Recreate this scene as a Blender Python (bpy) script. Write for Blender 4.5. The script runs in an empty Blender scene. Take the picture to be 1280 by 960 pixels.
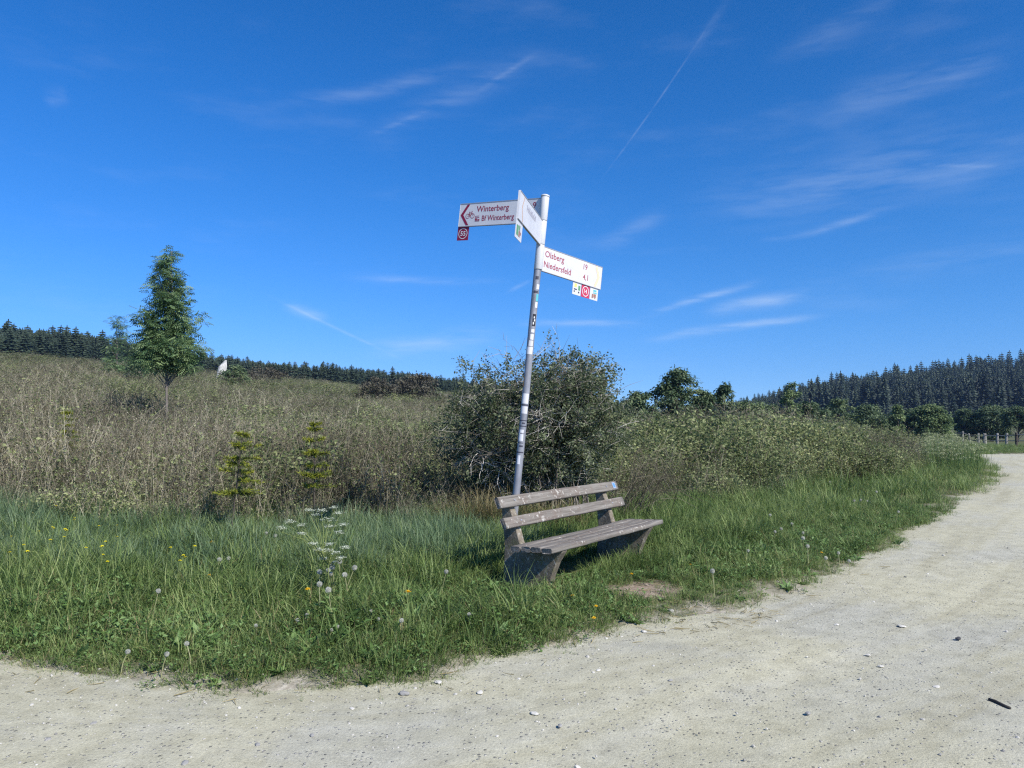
import bpy, bmesh, math, random
import numpy as np
from mathutils import Vector, Matrix, Euler

scene = bpy.context.scene
COL = scene.collection
R = math.radians

# ------------------------------------------------------------------ camera
F_PX, CAM_H, HORIZON = 940.0, 1.5, 525.0
PITCH = math.atan((HORIZON - 480.0) / F_PX)
cam_data = bpy.data.cameras.new('camera')
cam = bpy.data.objects.new('camera', cam_data)
COL.objects.link(cam)
cam_data.sensor_width = 36.0
cam_data.lens = 36.0 * F_PX / 1280.0
cam_data.clip_start = 0.05
cam_data.clip_end = 4000.0
cam.location = (0, 0, CAM_H)
cam.rotation_euler = (math.pi / 2 + PITCH, 0, 0)
scene.camera = cam

# ------------------------------------------------------------------ light and sky
SUN_EL = R(41.0)
SUN_AZ = (0.70, -0.714)                       # horizontal direction towards the sun
sun_dir = Vector((SUN_AZ[0] * math.cos(SUN_EL), SUN_AZ[1] * math.cos(SUN_EL), math.sin(SUN_EL))).normalized()
sun_data = bpy.data.lights.new('sun', 'SUN')
sun_data.energy = 4.6
sun_data.angle = R(0.55)
sun_data.color = (1.0, 0.95, 0.87)
sun = bpy.data.objects.new('sun', sun_data)
COL.objects.link(sun)
sun.rotation_euler = sun_dir.to_track_quat('Z', 'Y').to_euler()

scene.view_settings.view_transform = 'Standard'
scene.view_settings.look = 'None'
scene.view_settings.exposure = 0.5
scene.view_settings.gamma = 1.0
scene.view_settings.use_curve_mapping = False
scene.cycles.max_bounces = 4
scene.cycles.diffuse_bounces = 3
scene.cycles.glossy_bounces = 1
scene.cycles.transmission_bounces = 3
scene.cycles.transparent_max_bounces = 8
scene.cycles.volume_bounces = 0
scene.cycles.use_denoising = False             # the fine grass would be smeared
scene.cycles.filter_width = 1.25
scene.cycles.sample_clamp_indirect = 4.0


def ray(px, py):
    """direction through a pixel of the 1280 x 960 photograph"""
    x, y, z = (px - 640.0) / F_PX, 1.0, (480.0 - py) / F_PX
    c, s = math.cos(PITCH), math.sin(PITCH)
    return Vector((x, y * c - z * s, y * s + z * c))


def on_level(px, py, z=0.0):
    d = ray(px, py)
    t = (z - CAM_H) / d.z
    return Vector((d.x * t, d.y * t, z))


def at_depth(px, py, depth):
    d = ray(px, py)
    t = depth / d.y
    return Vector((d.x * t, depth, CAM_H + d.z * t))


class NT:
    """small helper to wire shader nodes"""
    def __init__(self, tree):
        self.t = tree
        self.n = tree.nodes
        self.l = tree.links

    def node(self, kind, **kw):
        n = self.n.new(kind)
        for k, v in kw.items():
            setattr(n, k, v)
        return n

    def put(self, sock, v):
        if hasattr(v, 'is_output') or isinstance(v, bpy.types.NodeSocket):
            self.l.new(v, sock)
        else:
            sock.default_value = v

    def math(self, op, a, b=None, c=None, clamp=False):
        n = self.node('ShaderNodeMath', operation=op, use_clamp=clamp)
        self.put(n.inputs[0], a)
        if b is not None:
            self.put(n.inputs[1], b)
        if c is not None:
            self.put(n.inputs[2], c)
        return n.outputs[0]

    def noise(self, vec, scale, detail=4.0, rough=0.55, dist=0.0):
        n = self.node('ShaderNodeTexNoise')
        if vec is not None:
            self.put(n.inputs['Vector'], vec)
        n.inputs['Scale'].default_value = scale
        n.inputs['Detail'].default_value = detail
        n.inputs['Roughness'].default_value = rough
        n.inputs['Distortion'].default_value = dist
        return n.outputs['Fac']

    def mapping(self, vec, scale=(1, 1, 1), rot=(0, 0, 0)):
        n = self.node('ShaderNodeMapping')
        self.put(n.inputs['Vector'], vec)
        n.inputs['Scale'].default_value = scale
        n.inputs['Rotation'].default_value = rot
        return n.outputs[0]

    def ramp(self, fac, stops, interp='LINEAR'):
        n = self.node('ShaderNodeValToRGB')
        cr = n.color_ramp
        cr.interpolation = interp
        while len(cr.elements) < len(stops):
            cr.elements.new(0.5)
        for e, (p, c) in zip(cr.elements, stops):
            e.position = p
            e.color = (c[0], c[1], c[2], 1.0) if not isinstance(c, (int, float)) else (c, c, c, 1.0)
        self.put(n.inputs[0], fac)
        return n.outputs[0]

    def mix(self, fac, a, b, mode='MIX'):
        n = self.node('ShaderNodeMix', data_type='RGBA', blend_type=mode)
        self.put(n.inputs[0], fac)
        for s, v in ((n.inputs[6], a), (n.inputs[7], b)):
            if isinstance(v, tuple) and len(v) == 3:
                v = (*v, 1.0)
            self.put(s, v)
        return n.outputs[2]

    def smooth(self, v, lo, hi, t0=0.0, t1=1.0):
        n = self.node('ShaderNodeMapRange', interpolation_type='SMOOTHSTEP')
        self.put(n.inputs[0], v)
        n.inputs[1].default_value = lo
        n.inputs[2].default_value = hi
        n.inputs[3].default_value = t0
        n.inputs[4].default_value = t1
        return n.outputs[0]


world = bpy.data.worlds.new('World')
scene.world = world
world.use_nodes = True
world.cycles.sampling_method = 'MANUAL'
world.cycles.sample_map_resolution = 256
W = NT(world.node_tree)
W.n.clear()
w_out = W.node('ShaderNodeOutputWorld')
w_bg = W.node('ShaderNodeBackground')
w_sky = W.node('ShaderNodeTexSky', sky_type='NISHITA')
w_sky.sun_disc = False
w_sky.sun_elevation = SUN_EL
w_sky.sun_rotation = math.atan2(SUN_AZ[0], SUN_AZ[1])
w_sky.altitude = 700.0
w_sky.air_density = 1.0
w_sky.dust_density = 0.25
w_sky.ozone_density = 3.0
w_bg.inputs['Strength'].default_value = 0.10
SKY_SAT, SKY_GAIN = 1.30, 1.0
SKY_CURVE = ((1.40, 1.38), (1.22, 1.10), (1.75, 1.20))
hs = W.node('ShaderNodeHueSaturation')
hs.inputs['Saturation'].default_value = SKY_SAT
hs.inputs['Value'].default_value = SKY_GAIN
tc = W.node('ShaderNodeTexCoord')
sep = W.node('ShaderNodeSeparateXYZ')
W.l.new(tc.outputs['Generated'], sep.inputs[0])
lift = W.node('ShaderNodeCombineXYZ')                # very clear mountain air: no yellow band at the horizon
W.l.new(sep.outputs[0], lift.inputs[0]); W.l.new(sep.outputs[1], lift.inputs[1])
W.put(lift.inputs[2], W.math('MULTIPLY_ADD', sep.outputs[2], 0.72, 0.06))
nrm_ = W.node('ShaderNodeVectorMath', operation='NORMALIZE'); W.l.new(lift.outputs[0], nrm_.inputs[0])
W.l.new(nrm_.outputs[0], w_sky.inputs['Vector'])
W.l.new(w_sky.outputs[0], hs.inputs['Color'])
chan = W.node('ShaderNodeSeparateColor'); W.l.new(hs.outputs[0], chan.inputs[0])
deep = W.node('ShaderNodeCombineColor')              # deep blue rendering of the sky, one curve per channel
for k_, (gain_, pow_) in enumerate(SKY_CURVE):
    W.put(deep.inputs[k_], W.math('MULTIPLY', W.math('POWER', W.math('MULTIPLY', chan.outputs[k_], 0.1), pow_), gain_ * 10.0 / 1.41))
AZ = W.math('ARCTAN2', sep.outputs[0], sep.outputs[1])
EL = W.math('ARCSINE', sep.outputs[2])
comb = W.node('ShaderNodeCombineXYZ')
W.l.new(AZ, comb.inputs[0]); W.l.new(EL, comb.inputs[1])
SKYV = comb.outputs[0]


def az_el(px, py):
    d = ray(px, py).normalized()
    return math.atan2(d.x, d.y), math.asin(d.z)


warp = W.math('MULTIPLY', W.math('SUBTRACT', W.noise(SKYV, 6.0, 2.0), 0.5), 0.035)
fib = W.smooth(W.noise(W.mapping(SKYV, (9.0, 55.0, 1.0), (0, 0, -0.36)), 1.0, 3.0, 0.6), 0.25, 0.75)     # fibres of the cirrus


def streak(a, b, width, gain, ragged=0.5):
    """a wisp of cirrus or a vapour trail between two directions of the sky"""
    (x0, y0), (x1, y1) = az_el(*a), az_el(*b)
    L = math.hypot(x1 - x0, y1 - y0)
    ang = math.atan2(y1 - y0, x1 - x0)
    wv = width / F_PX
    c, s_ = math.cos(ang), math.sin(ang)
    # along: -1 .. 1 from end to end; across: in widths
    xm, ym = (x0 + x1) / 2, (y0 + y1) / 2
    al = W.math('MULTIPLY_ADD', EL, 2 * s_ / L, W.math('MULTIPLY_ADD', AZ, 2 * c / L, -2 * (xm * c + ym * s_) / L))
    ac = W.math('MULTIPLY_ADD', EL, c / wv, W.math('MULTIPLY_ADD', AZ, -s_ / wv, (xm * s_ - ym * c) / wv))
    if ragged > 0:
        ac = W.math('MULTIPLY_ADD', warp, ragged / wv, ac)
    al4 = W.math('POWER', al, 4.0)
    q = W.math('MULTIPLY_ADD', ac, ac, W.math('MULTIPLY', al4, 1.6))
    g = W.math('POWER', 2.718, W.math('MULTIPLY', q, -1.0))
    return W.math('MULTIPLY', g, gain * CLOUD_GAIN)


CLOUD_GAIN = 0.9
STREAKS = [
    ((762, 210), (884, 34), 1.0, 0.14, 0.0), ((860, 75), (915, -10), 5, 0.05, 0.1),
    ((462, 168), (680, 64), 15, 0.11, 0.8), ((466, 166), (535, 138), 3, 0.12, 0.3), ((600, 112), (668, 68), 3, 0.14, 0.3),
    ((340, 132), (590, 80), 8, 0.14, 0.8),
    ((950, 301), (1122, 262), 4, 0.20, 0.4), ((806, 393), (945, 354), 4, 0.44, 0.4),
    ((885, 390), (1010, 366), 7, 0.36, 0.6), ((815, 423), (1020, 396), 4.5, 0.40, 0.5),
    ((345, 374), (505, 450), 1.8, 0.22, 0.0), ((352, 380), (412, 398), 6, 0.22, 0.6),
    ((430, 349), (625, 351), 4, 0.18, 0.4), ((632, 367), (664, 350), 2.5, 0.24, 0.3),
    ((650, 403), (800, 403), 4, 0.32, 0.5), ((455, 434), (625, 420), 11, 0.28, 0.8),
    ((1030, 140), (1265, 64), 16, 0.15, 1.0), ((750, 309), (835, 270), 9, 0.13, 0.8),
    ((880, 250), (1330, 178), 28, 0.16, 1.2), ((970, 75), (1130, -10), 12, 0.10, 0.8),
    ((1140, 205), (1250, 208), 2, 0.12, 0.0), ((1060, 345), (1330, 296), 14, 0.09, 0.8),
    ((55, 124), (85, 118), 7, 0.12, 0.6),
]
tot = None
for s_ in STREAKS:
    m_ = streak(*s_)
    tot = m_ if tot is None else W.math('ADD', tot, m_)
tot = W.math('MULTIPLY', tot, fib)
hz = W.math('MULTIPLY', W.smooth(W.noise(W.mapping(SKYV, (1.3, 5.0, 1.0), (0, 0, -0.35)), 3.0, 4.0, 0.6), 0.5, 0.8), 0.06)
tot = W.math('ADD', tot, hz)
tot = W.math('MINIMUM', W.math('MULTIPLY', tot, W.smooth(EL, 0.0, 0.05)), 0.85)
sky_col = W.mix(tot, deep.outputs[0], (5.4, 6.4, 7.6))
W.l.new(sky_col, w_bg.inputs['Color'])
W.l.new(w_bg.outputs[0], w_out.inputs['Surface'])

# ------------------------------------------------------------------ numeric helpers
rng = np.random.default_rng(11)
random.seed(11)


def smoothstep(a, b, x):
    t = np.clip((np.asarray(x, float) - a) / (b - a), 0, 1)
    return t * t * (3 - 2 * t)


_perm = np.random.default_rng(5).random((256, 256))


def vnoise(x, y, scale=1.0, octaves=3):
    x = np.asarray(x, float) * scale
    y = np.asarray(y, float) * scale
    out = np.zeros(np.broadcast(x, y).shape)
    amp, tot_ = 1.0, 0.0
    for _ in range(octaves):
        xi, yi = np.floor(x).astype(int), np.floor(y).astype(int)
        fx, fy = x - xi, y - yi
        fx, fy = fx * fx * (3 - 2 * fx), fy * fy * (3 - 2 * fy)
        a = _perm[xi & 255, yi & 255]; b = _perm[(xi + 1) & 255, yi & 255]
        c = _perm[xi & 255, (yi + 1) & 255]; d = _perm[(xi + 1) & 255, (yi + 1) & 255]
        out = out + amp * ((a * (1 - fx) + b * fx) * (1 - fy) + (c * (1 - fx) + d * fx) * fy - 0.5)
        tot_ += amp * 0.5
        amp *= 0.5
        x, y = x * 2.03 + 17.3, y * 2.03 + 5.1
    return out / tot_


# edge between the gravel and the verge, read off the photograph and put on the level ground
edge_px = [(0, 842), (100, 851), (200, 863), (310, 868), (420, 868), (500, 862), (560, 852), (640, 829), (700, 812), (760, 800), (850, 780),
           (950, 757), (1050, 724), (1100, 695), (1150, 665), (1200, 632), (1237, 606), (1250, 591)]
edge = [(-200, 40), (-60, 13), (-20, 6.6), (-8, 4.95), (-5, 4.62)]
edge += [tuple(on_level(px, py)[:2]) for px, py in edge_px]
edge += [(16.6, 26.3), (19.2, 31.0), (21.5, 34.6), (23.2, 36.6), (25.8, 38.1), (29.5, 38.8), (36, 38.8), (50, 38), (90, 34), (300, 20)]


def catmull(pts, n):
    pts = np.array(pts, float)
    out = []
    for i in range(len(pts) - 1):
        p0, p1, p2, p3 = pts[max(i - 1, 0)], pts[i], pts[i + 1], pts[min(i + 2, len(pts) - 1)]
        for t in np.linspace(0, 1, n, endpoint=False):
            out.append(0.5 * ((2 * p1) + (-p0 + p2) * t + (2 * p0 - 5 * p1 + 4 * p2 - p3) * t * t + (-p0 + 3 * p1 - 3 * p2 + p3) * t ** 3))
    out.append(pts[-1])
    return np.array(out)


EDGE = catmull(edge, 4)


def sdist(x, y, rough=True):
    """distance from the road edge, positive on the field side"""
    x = np.asarray(x, float).ravel(); y = np.asarray(y, float).ravel()
    best = np.full(x.shape, 1e9); sg = np.ones(x.shape)
    for (ax, ay), (bx, by) in zip(EDGE[:-1], EDGE[1:]):
        dx, dy = bx - ax, by - ay
        t = np.clip(((x - ax) * dx + (y - ay) * dy) / (dx * dx + dy * dy), 0, 1)
        qx, qy = x - ax - t * dx, y - ay - t * dy
        d = qx * qx + qy * qy
        m = d < best
        best = np.where(m, d, best)
        sg = np.where(m, np.sign(dx * (y - ay) - dy * (x - ax) + 1e-12), sg)
    d = np.sqrt(best) * sg
    if rough:
        d = d + 0.17 * vnoise(x, y, 1.1, 3) + 0.11 * vnoise(x, y, 4.0, 3)
    return d


def ground_z(x, y, sd=None):
    x = np.asarray(x, float).ravel(); y = np.asarray(y, float).ravel()
    if sd is None:
        sd = sdist(x, y)
    r = np.sqrt(x * x + y * y) + 1e-6
    re = r / (1 + (r / 235.0) ** 6) ** (1 / 6)
    xs, ys = x * re / r, y * re / r
    t = 0.037 * (ys - 9) - 0.093 * (xs + 3) - 0.35
    z = 0.35 * np.log1p(np.exp(np.clip(t / 0.35, -30, 300))) * smoothstep(0.3, 6.0, sd)
    far = smoothstep(6, 40, r)
    z = z + far * 0.35 * vnoise(x, y, 0.07, 3) * smoothstep(1.0, 8.0, sd)
    v = smoothstep(-0.12, 0.45, sd)
    z = z - 0.035 + 0.085 * v + 0.035 * vnoise(x, y, 1.6, 3) * v
    z = z - 1.5 * np.tanh(0.02 * np.logaddexp(0, (x - 18)))
    z = z + 42.0 * np.tanh(np.maximum(0, x - 85) * 0.14 / 42.0) * smoothstep(170, 390, y)
    return z


def gz(x, y):
    return float(ground_z([x], [y])[0])


# ------------------------------------------------------------------ object helpers
def tag(o, label=None, cat=None, group=None, kind=None):
    if label: o['label'] = label
    if cat: o['category'] = cat
    if group: o['group'] = group
    if kind: o['kind'] = kind
    return o


def mesh_obj(name, verts, faces, mats, parent=None, mat_idx=None, smooth=False, attrs=None):
    me = bpy.data.meshes.new(name)
    me.from_pydata([tuple(v) for v in verts], [], [tuple(f) for f in faces])
    if not isinstance(mats, (list, tuple)):
        mats = [mats]
    for m in mats:
        me.materials.append(m)
    if mat_idx is not None:
        me.polygons.foreach_set('material_index', np.asarray(mat_idx, np.int32))
    if smooth:
        me.polygons.foreach_set('use_smooth', np.ones(len(me.polygons), bool))
    if attrs:
        for k, v in attrs.items():
            a = me.attributes.new(k, 'FLOAT', 'POINT')
            a.data.foreach_set('value', np.asarray(v, np.float32))
    me.update()
    o = bpy.data.objects.new(name, me)
    COL.objects.link(o)
    o.parent = parent
    return o


def empty(name, loc=(0, 0, 0), rot=(0, 0, 0)):
    o = bpy.data.objects.new(name, None)
    o.empty_display_size = 0.1
    COL.objects.link(o)
    o.location = loc
    o.rotation_euler = rot
    return o


def copy_tree(o, parent=None):
    c = o.copy()
    COL.objects.link(c)
    c.parent = parent
    for ch in list(o.children):
        copy_tree(ch, c)
    return c


class MB:
    """collects vertices, faces, material slots and a per-vertex tint"""
    def __init__(self):
        self.v, self.f, self.m, self.t = [], [], [], []

    def add(self, vs, fs, mi=0, tint=0.5):
        b = len(self.v)
        self.v += [tuple(p) for p in vs]
        self.f += [tuple(i + b for i in f) for f in fs]
        self.m += [mi] * len(fs)
        self.t += [tint] * len(vs)

    def tube(self, pts, radii, sides=5, mi=0, tint=0.5, cap=True):
        pts = [Vector(p) for p in pts]
        n = len(pts)
        vs, fs = [], []
        for i, p in enumerate(pts):
            d = (pts[min(i + 1, n - 1)] - pts[max(i - 1, 0)])
            if d.length < 1e-9: d = Vector((0, 0, 1))
            d.normalize()
            a = d.orthogonal() if abs(d.z) < 0.9 else Vector((1, 0, 0)).cross(d)
            if abs(d.z) < 0.9:
                a = Vector((0, 0, 1)).cross(d)
            a.normalize()
            b = d.cross(a)
            for k in range(sides):
                w = 2 * math.pi * k / sides
                vs.append(p + (a * math.cos(w) + b * math.sin(w)) * radii[i])
        for i in range(n - 1):
            for k in range(sides):
                k2 = (k + 1) % sides
                fs.append((i * sides + k, i * sides + k2, (i + 1) * sides + k2, (i + 1) * sides + k))
        if cap:
            fs.append(tuple(range(sides))[::-1])
            fs.append(tuple((n - 1) * sides + k for k in range(sides)))
        self.add(vs, fs, mi, tint)

    def box(self, lo, hi, mi=0, tint=0.5):
        x0, y0, z0 = lo; x1, y1, z1 = hi
        vs = [(x0, y0, z0), (x1, y0, z0), (x1, y1, z0), (x0, y1, z0), (x0, y0, z1), (x1, y0, z1), (x1, y1, z1), (x0, y1, z1)]
        self.add(vs, [(0, 3, 2, 1), (4, 5, 6, 7), (0, 1, 5, 4), (1, 2, 6, 5), (2, 3, 7, 6), (3, 0, 4, 7)], mi, tint)

    def build(self, name, mats, parent=None, smooth=False):
        return mesh_obj(name, self.v, self.f, mats, parent, self.m, smooth, {'tint': self.t})


# ------------------------------------------------------------------ materials
def new_mat(name):
    m = bpy.data.materials.new(name)
    m.use_nodes = True
    t = NT(m.node_tree)
    bsdf = t.n['Principled BSDF']
    return m, t, bsdf


def plain(name, col, rough=0.6, metal=0.0, spec=0.4):
    m, t, b = new_mat(name)
    b.inputs['Base Color'].default_value = (*col, 1)
    b.inputs['Roughness'].default_value = rough
    b.inputs['Metallic'].default_value = metal
    b.inputs['Specular IOR Level'].default_value = spec
    return m


def foliage(name, dark, mid, light, trans=0.30, rough=0.55, patch=0.25, instanced=True, vary=0.0):
    """leaf and blade material: colour drawn per leaf / clump, some light let through"""
    m, t, b = new_mat(name)
    at = t.node('ShaderNodeAttribute', attribute_name='tint')
    val = at.outputs['Fac']
    if instanced:
        ai = t.node('ShaderNodeAttribute', attribute_name='itint', attribute_type='INSTANCER')
        val = t.math('ADD', t.math('MULTIPLY', val, 0.62), t.math('MULTIPLY', ai.outputs['Fac'], 0.38))
    geo = t.node('ShaderNodeNewGeometry')
    n = t.noise(geo.outputs['Position'], patch, 3.0)
    val = t.math('ADD', val, t.math('MULTIPLY', t.math('SUBTRACT', n, 0.5), 0.6), clamp=True)
    if vary:                                         # each tree a little different
        val = t.math('MULTIPLY_ADD', t.math('SUBTRACT', t.node('ShaderNodeObjectInfo').outputs['Random'], 0.5), vary, val, clamp=True)
    col = t.ramp(val, [(0.12, dark), (0.5, mid), (0.9, light)])
    b.inputs['Roughness'].default_value = rough
    b.inputs['Specular IOR Level'].default_value = 0.28
    t.l.new(col, b.inputs['Base Color'])
    tr = t.node('ShaderNodeBsdfTranslucent')
    t.l.new(col, tr.inputs['Color'])
    mx = t.node('ShaderNodeMixShader')
    mx.inputs[0].default_value = trans
    t.l.new(b.outputs[0], mx.inputs[1]); t.l.new(tr.outputs[0], mx.inputs[2])
    t.l.new(mx.outputs[0], t.n['Material Output'].inputs['Surface'])
    return m


M = {}
M['grass'] = foliage('grass blades', (0.042, 0.082, 0.022), (0.170, 0.255, 0.072), (0.40, 0.46, 0.185), 0.40, 0.5, 1.4)
M['grass_blue'] = foliage('blue green grass', (0.042, 0.082, 0.036), (0.132, 0.212, 0.105), (0.30, 0.38, 0.215), 0.30, 0.5, 0.7)
M['grass_dry'] = foliage('dry grass', (0.12, 0.10, 0.045), (0.25, 0.21, 0.10), (0.42, 0.36, 0.20), 0.25, 0.7, 0.5)
M['broadleaf'] = foliage('broad leaves', (0.045, 0.092, 0.024), (0.112, 0.200, 0.052), (0.22, 0.33, 0.12), 0.28, 0.5, 0.9)
M['weed_leaf'] = foliage('weed leaves', (0.045, 0.074, 0.022), (0.190, 0.230, 0.088), (0.42, 0.45, 0.205), 0.40, 0.6, 0.35)
M['weed_stalk'] = foliage('dry stalks', (0.046, 0.040, 0.026), (0.165, 0.146, 0.096), (0.45, 0.41, 0.295), 0.10, 0.8, 0.35)
M['bush_leaf'] = foliage('bush leaves', (0.042, 0.064, 0.030), (0.122, 0.156, 0.076), (0.27, 0.305, 0.17), 0.36, 0.5, 0.8, False)
M['bush_twig'] = foliage('bush twigs', (0.12, 0.105, 0.085), (0.29, 0.265, 0.22), (0.52, 0.49, 0.43), 0.0, 0.85, 1.0, False)
M['rowan_leaf'] = foliage('rowan leaves', (0.036, 0.082, 0.032), (0.120, 0.205, 0.088), (0.30, 0.40, 0.18), 0.40, 0.45, 0.9, False)
M['tree_leaf'] = foliage('tree leaves', (0.034, 0.068, 0.032), (0.100, 0.152, 0.072), (0.24, 0.30, 0.145), 0.34, 0.5, 0.4, False)
M['tree_leaf_light'] = foliage('fresh tree leaves', (0.050, 0.088, 0.034), (0.150, 0.215, 0.085), (0.31, 0.38, 0.17), 0.36, 0.5, 0.4, False)
M['scrub_dark'] = foliage('bare thicket', (0.035, 0.034, 0.024), (0.080, 0.074, 0.052), (0.15, 0.14, 0.095), 0.15, 0.7, 0.4, False)
M['needle'] = foliage('spruce needles', (0.009, 0.018, 0.012), (0.024, 0.042, 0.026), (0.060, 0.085, 0.052), 0.08, 0.7, 0.05, True)
M['needle_alone'] = foliage('spruce needles far', (0.009, 0.018, 0.013), (0.020, 0.036, 0.025), (0.050, 0.072, 0.046), 0.08, 0.7, 0.03, False, 0.7)
M['young_needle'] = foliage('young spruce needles', (0.022, 0.042, 0.010), (0.12, 0.16, 0.018), (0.30, 0.31, 0.035), 0.2, 0.5, 2.0, False)
M['bark'] = plain('bark', (0.16, 0.14, 0.12), 0.9)
M['bark_pale'] = plain('pale bark', (0.34, 0.32, 0.28), 0.9)
M['bark_dark'] = plain('dark bark', (0.07, 0.058, 0.045), 0.9)

# ground: soil and thatch under the plants, dust and gravel towards the road
m, t, b = new_mat('ground')
geo = t.node('ShaderNodeNewGeometry')
pos = geo.outputs['Position']
sda = t.node('ShaderNodeAttribute', attribute_name='sd').outputs['Fac']
n1 = t.noise(pos, 0.35, 5.0)
n2 = t.noise(pos, 9.0, 6.0, 0.65)
n3 = t.noise(pos, 0.05, 4.0)
thatch = t.ramp(t.math('ADD', t.math('MULTIPLY', n2, 0.6), t.math('MULTIPLY', n1, 0.4)),
                [(0.30, (0.048, 0.056, 0.022)), (0.5, (0.090, 0.095, 0.042)), (0.7, (0.165, 0.150, 0.080))])
far_veg = t.ramp(n3, [(0.35, (0.085, 0.105, 0.045)), (0.55, (0.12, 0.118, 0.064)), (0.7, (0.09, 0.115, 0.045))])
cd = t.node('ShaderNodeVectorMath', operation='LENGTH')
t.l.new(pos, cd.inputs[0])
col = t.mix(t.smooth(cd.outputs['Value'], 25.0, 60.0), thatch, far_veg)
dust_n = t.noise(pos, 30.0, 6.0, 0.7)
dust = t.ramp(dust_n, [(0.3, (0.22, 0.195, 0.15)), (0.52, (0.37, 0.34, 0.275)), (0.75, (0.52, 0.49, 0.42))])
edge_n = t.math('ADD', sda, t.math('MULTIPLY', t.math('SUBTRACT', t.noise(pos, 3.5, 6.0, 0.65), 0.5), 1.1))
col = t.mix(t.smooth(edge_n, -0.05, 0.50), dust, col)
# trodden bare patch in front of the bench
bare = on_level(800, 738, 0.05)
vm = t.node('ShaderNodeVectorMath', operation='SUBTRACT')
t.l.new(pos, vm.inputs[0]); vm.inputs[1].default_value = bare
vm2 = t.mapping(vm.outputs[0], (1.1, 1.5, 0.0), (0, 0, -0.75))
vl = t.node('ShaderNodeVectorMath', operation='LENGTH'); t.l.new(vm2, vl.inputs[0])
bm_ = t.math('ADD', vl.outputs['Value'], t.math('MULTIPLY', t.math('SUBTRACT', n2, 0.5), 0.9))
soil = t.ramp(dust_n, [(0.3, (0.15, 0.11, 0.078)), (0.52, (0.27, 0.215, 0.16)), (0.75, (0.44, 0.38, 0.30))])
col = t.mix(t.smooth(bm_, 0.28, 0.62, 1.0, 0.0), col, soil)
t.l.new(col, b.inputs['Base Color'])
b.inputs['Roughness'].default_value = 0.95
b.inputs['Specular IOR Level'].default_value = 0.1
bp = t.node('ShaderNodeBump')
bp.inputs['Strength'].default_value = 0.7; bp.inputs['Distance'].default_value = 0.03
t.l.new(n2, bp.inputs['Height']); t.l.new(bp.outputs[0], b.inputs['Normal'])
M['ground'] = m

# crushed limestone of the road
m, t, b = new_mat('gravel')
geo = t.node('ShaderNodeNewGeometry'); pos = geo.outputs['Position']
big = t.noise(pos, 0.55, 4.0, 0.55, 0.6)
mid = t.noise(pos, 6.0, 6.0, 0.65)
fine = t.noise(pos, 75.0, 5.0, 0.75)
tan = t.ramp(mid, [(0.28, (0.395, 0.375, 0.262)), (0.5, (0.485, 0.464, 0.335)), (0.75, (0.555, 0.533, 0.395))])
grey = t.ramp(mid, [(0.28, (0.345, 0.338, 0.275)), (0.5, (0.430, 0.422, 0.345)), (0.75, (0.510, 0.502, 0.420))])
sdr_ = t.node('ShaderNodeAttribute', attribute_name='sd').outputs['Fac']
cxs = t.node('ShaderNodeCombineXYZ')
sps = t.node('ShaderNodeSeparateXYZ'); t.l.new(pos, sps.inputs[0])
t.put(cxs.inputs[0], t.math('MULTIPLY', sdr_, 3.2)); t.put(cxs.inputs[1], t.math('MULTIPLY', sps.outputs[0], 0.22)); t.put(cxs.inputs[2], t.math('MULTIPLY', sps.outputs[1], 0.22))
tracks = t.noise(cxs.outputs[0], 1.0, 5.0, 0.6, 0.4)
col = t.mix(t.smooth(t.math('ADD', t.math('MULTIPLY', big, 0.55), t.math('MULTIPLY', tracks, 0.45)), 0.43, 0.62), tan, grey)
col = t.mix(1.0, col, t.ramp(tracks, [(0.3, (0.80, 0.79, 0.77)), (0.48, (0.98, 0.98, 0.97)), (0.7, (1.08, 1.07, 1.04))]), 'MULTIPLY')
sp = t.ramp(fine, [(0.30, 0.48), (0.42, 0.88), (0.58, 1.0), (0.72, 1.25)])
col = t.mix(1.0, col, sp, 'MULTIPLY')
vor = t.node('ShaderNodeTexVoronoi'); vor.inputs['Scale'].default_value = 42.0; vor.inputs['Randomness'].default_value = 1.0
t.l.new(pos, vor.inputs['Vector'])
chip_sel = t.node('ShaderNodeSeparateColor'); t.l.new(vor.outputs['Color'], chip_sel.inputs[0])
chip = t.math('MULTIPLY', t.smooth(vor.outputs['Distance'], 0.22, 0.34, 1.0, 0.0), t.smooth(chip_sel.outputs[0], 0.72, 0.76))
chip_col = t.ramp(chip_sel.outputs[1], [(0.1, (0.13, 0.125, 0.115)), (0.45, (0.30, 0.29, 0.27)), (0.9, (0.56, 0.54, 0.49))])
col = t.mix(t.math('MULTIPLY', chip, 0.8), col, chip_col)
t.l.new(col, b.inputs['Base Color'])
b.inputs['Roughness'].default_value = 0.92; b.inputs['Specular IOR Level'].default_value = 0.15
hgt = t.math('ADD', t.math('ADD', t.math('MULTIPLY', mid, 0.5), t.math('MULTIPLY', fine, 0.35)), t.math('MULTIPLY', chip, 0.55))
bp = t.node('ShaderNodeBump'); bp.inputs['Strength'].default_value = 0.95; bp.inputs['Distance'].default_value = 0.016
t.l.new(hgt, bp.inputs['Height']); t.l.new(bp.outputs[0], b.inputs['Normal'])
M['gravel'] = m

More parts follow.
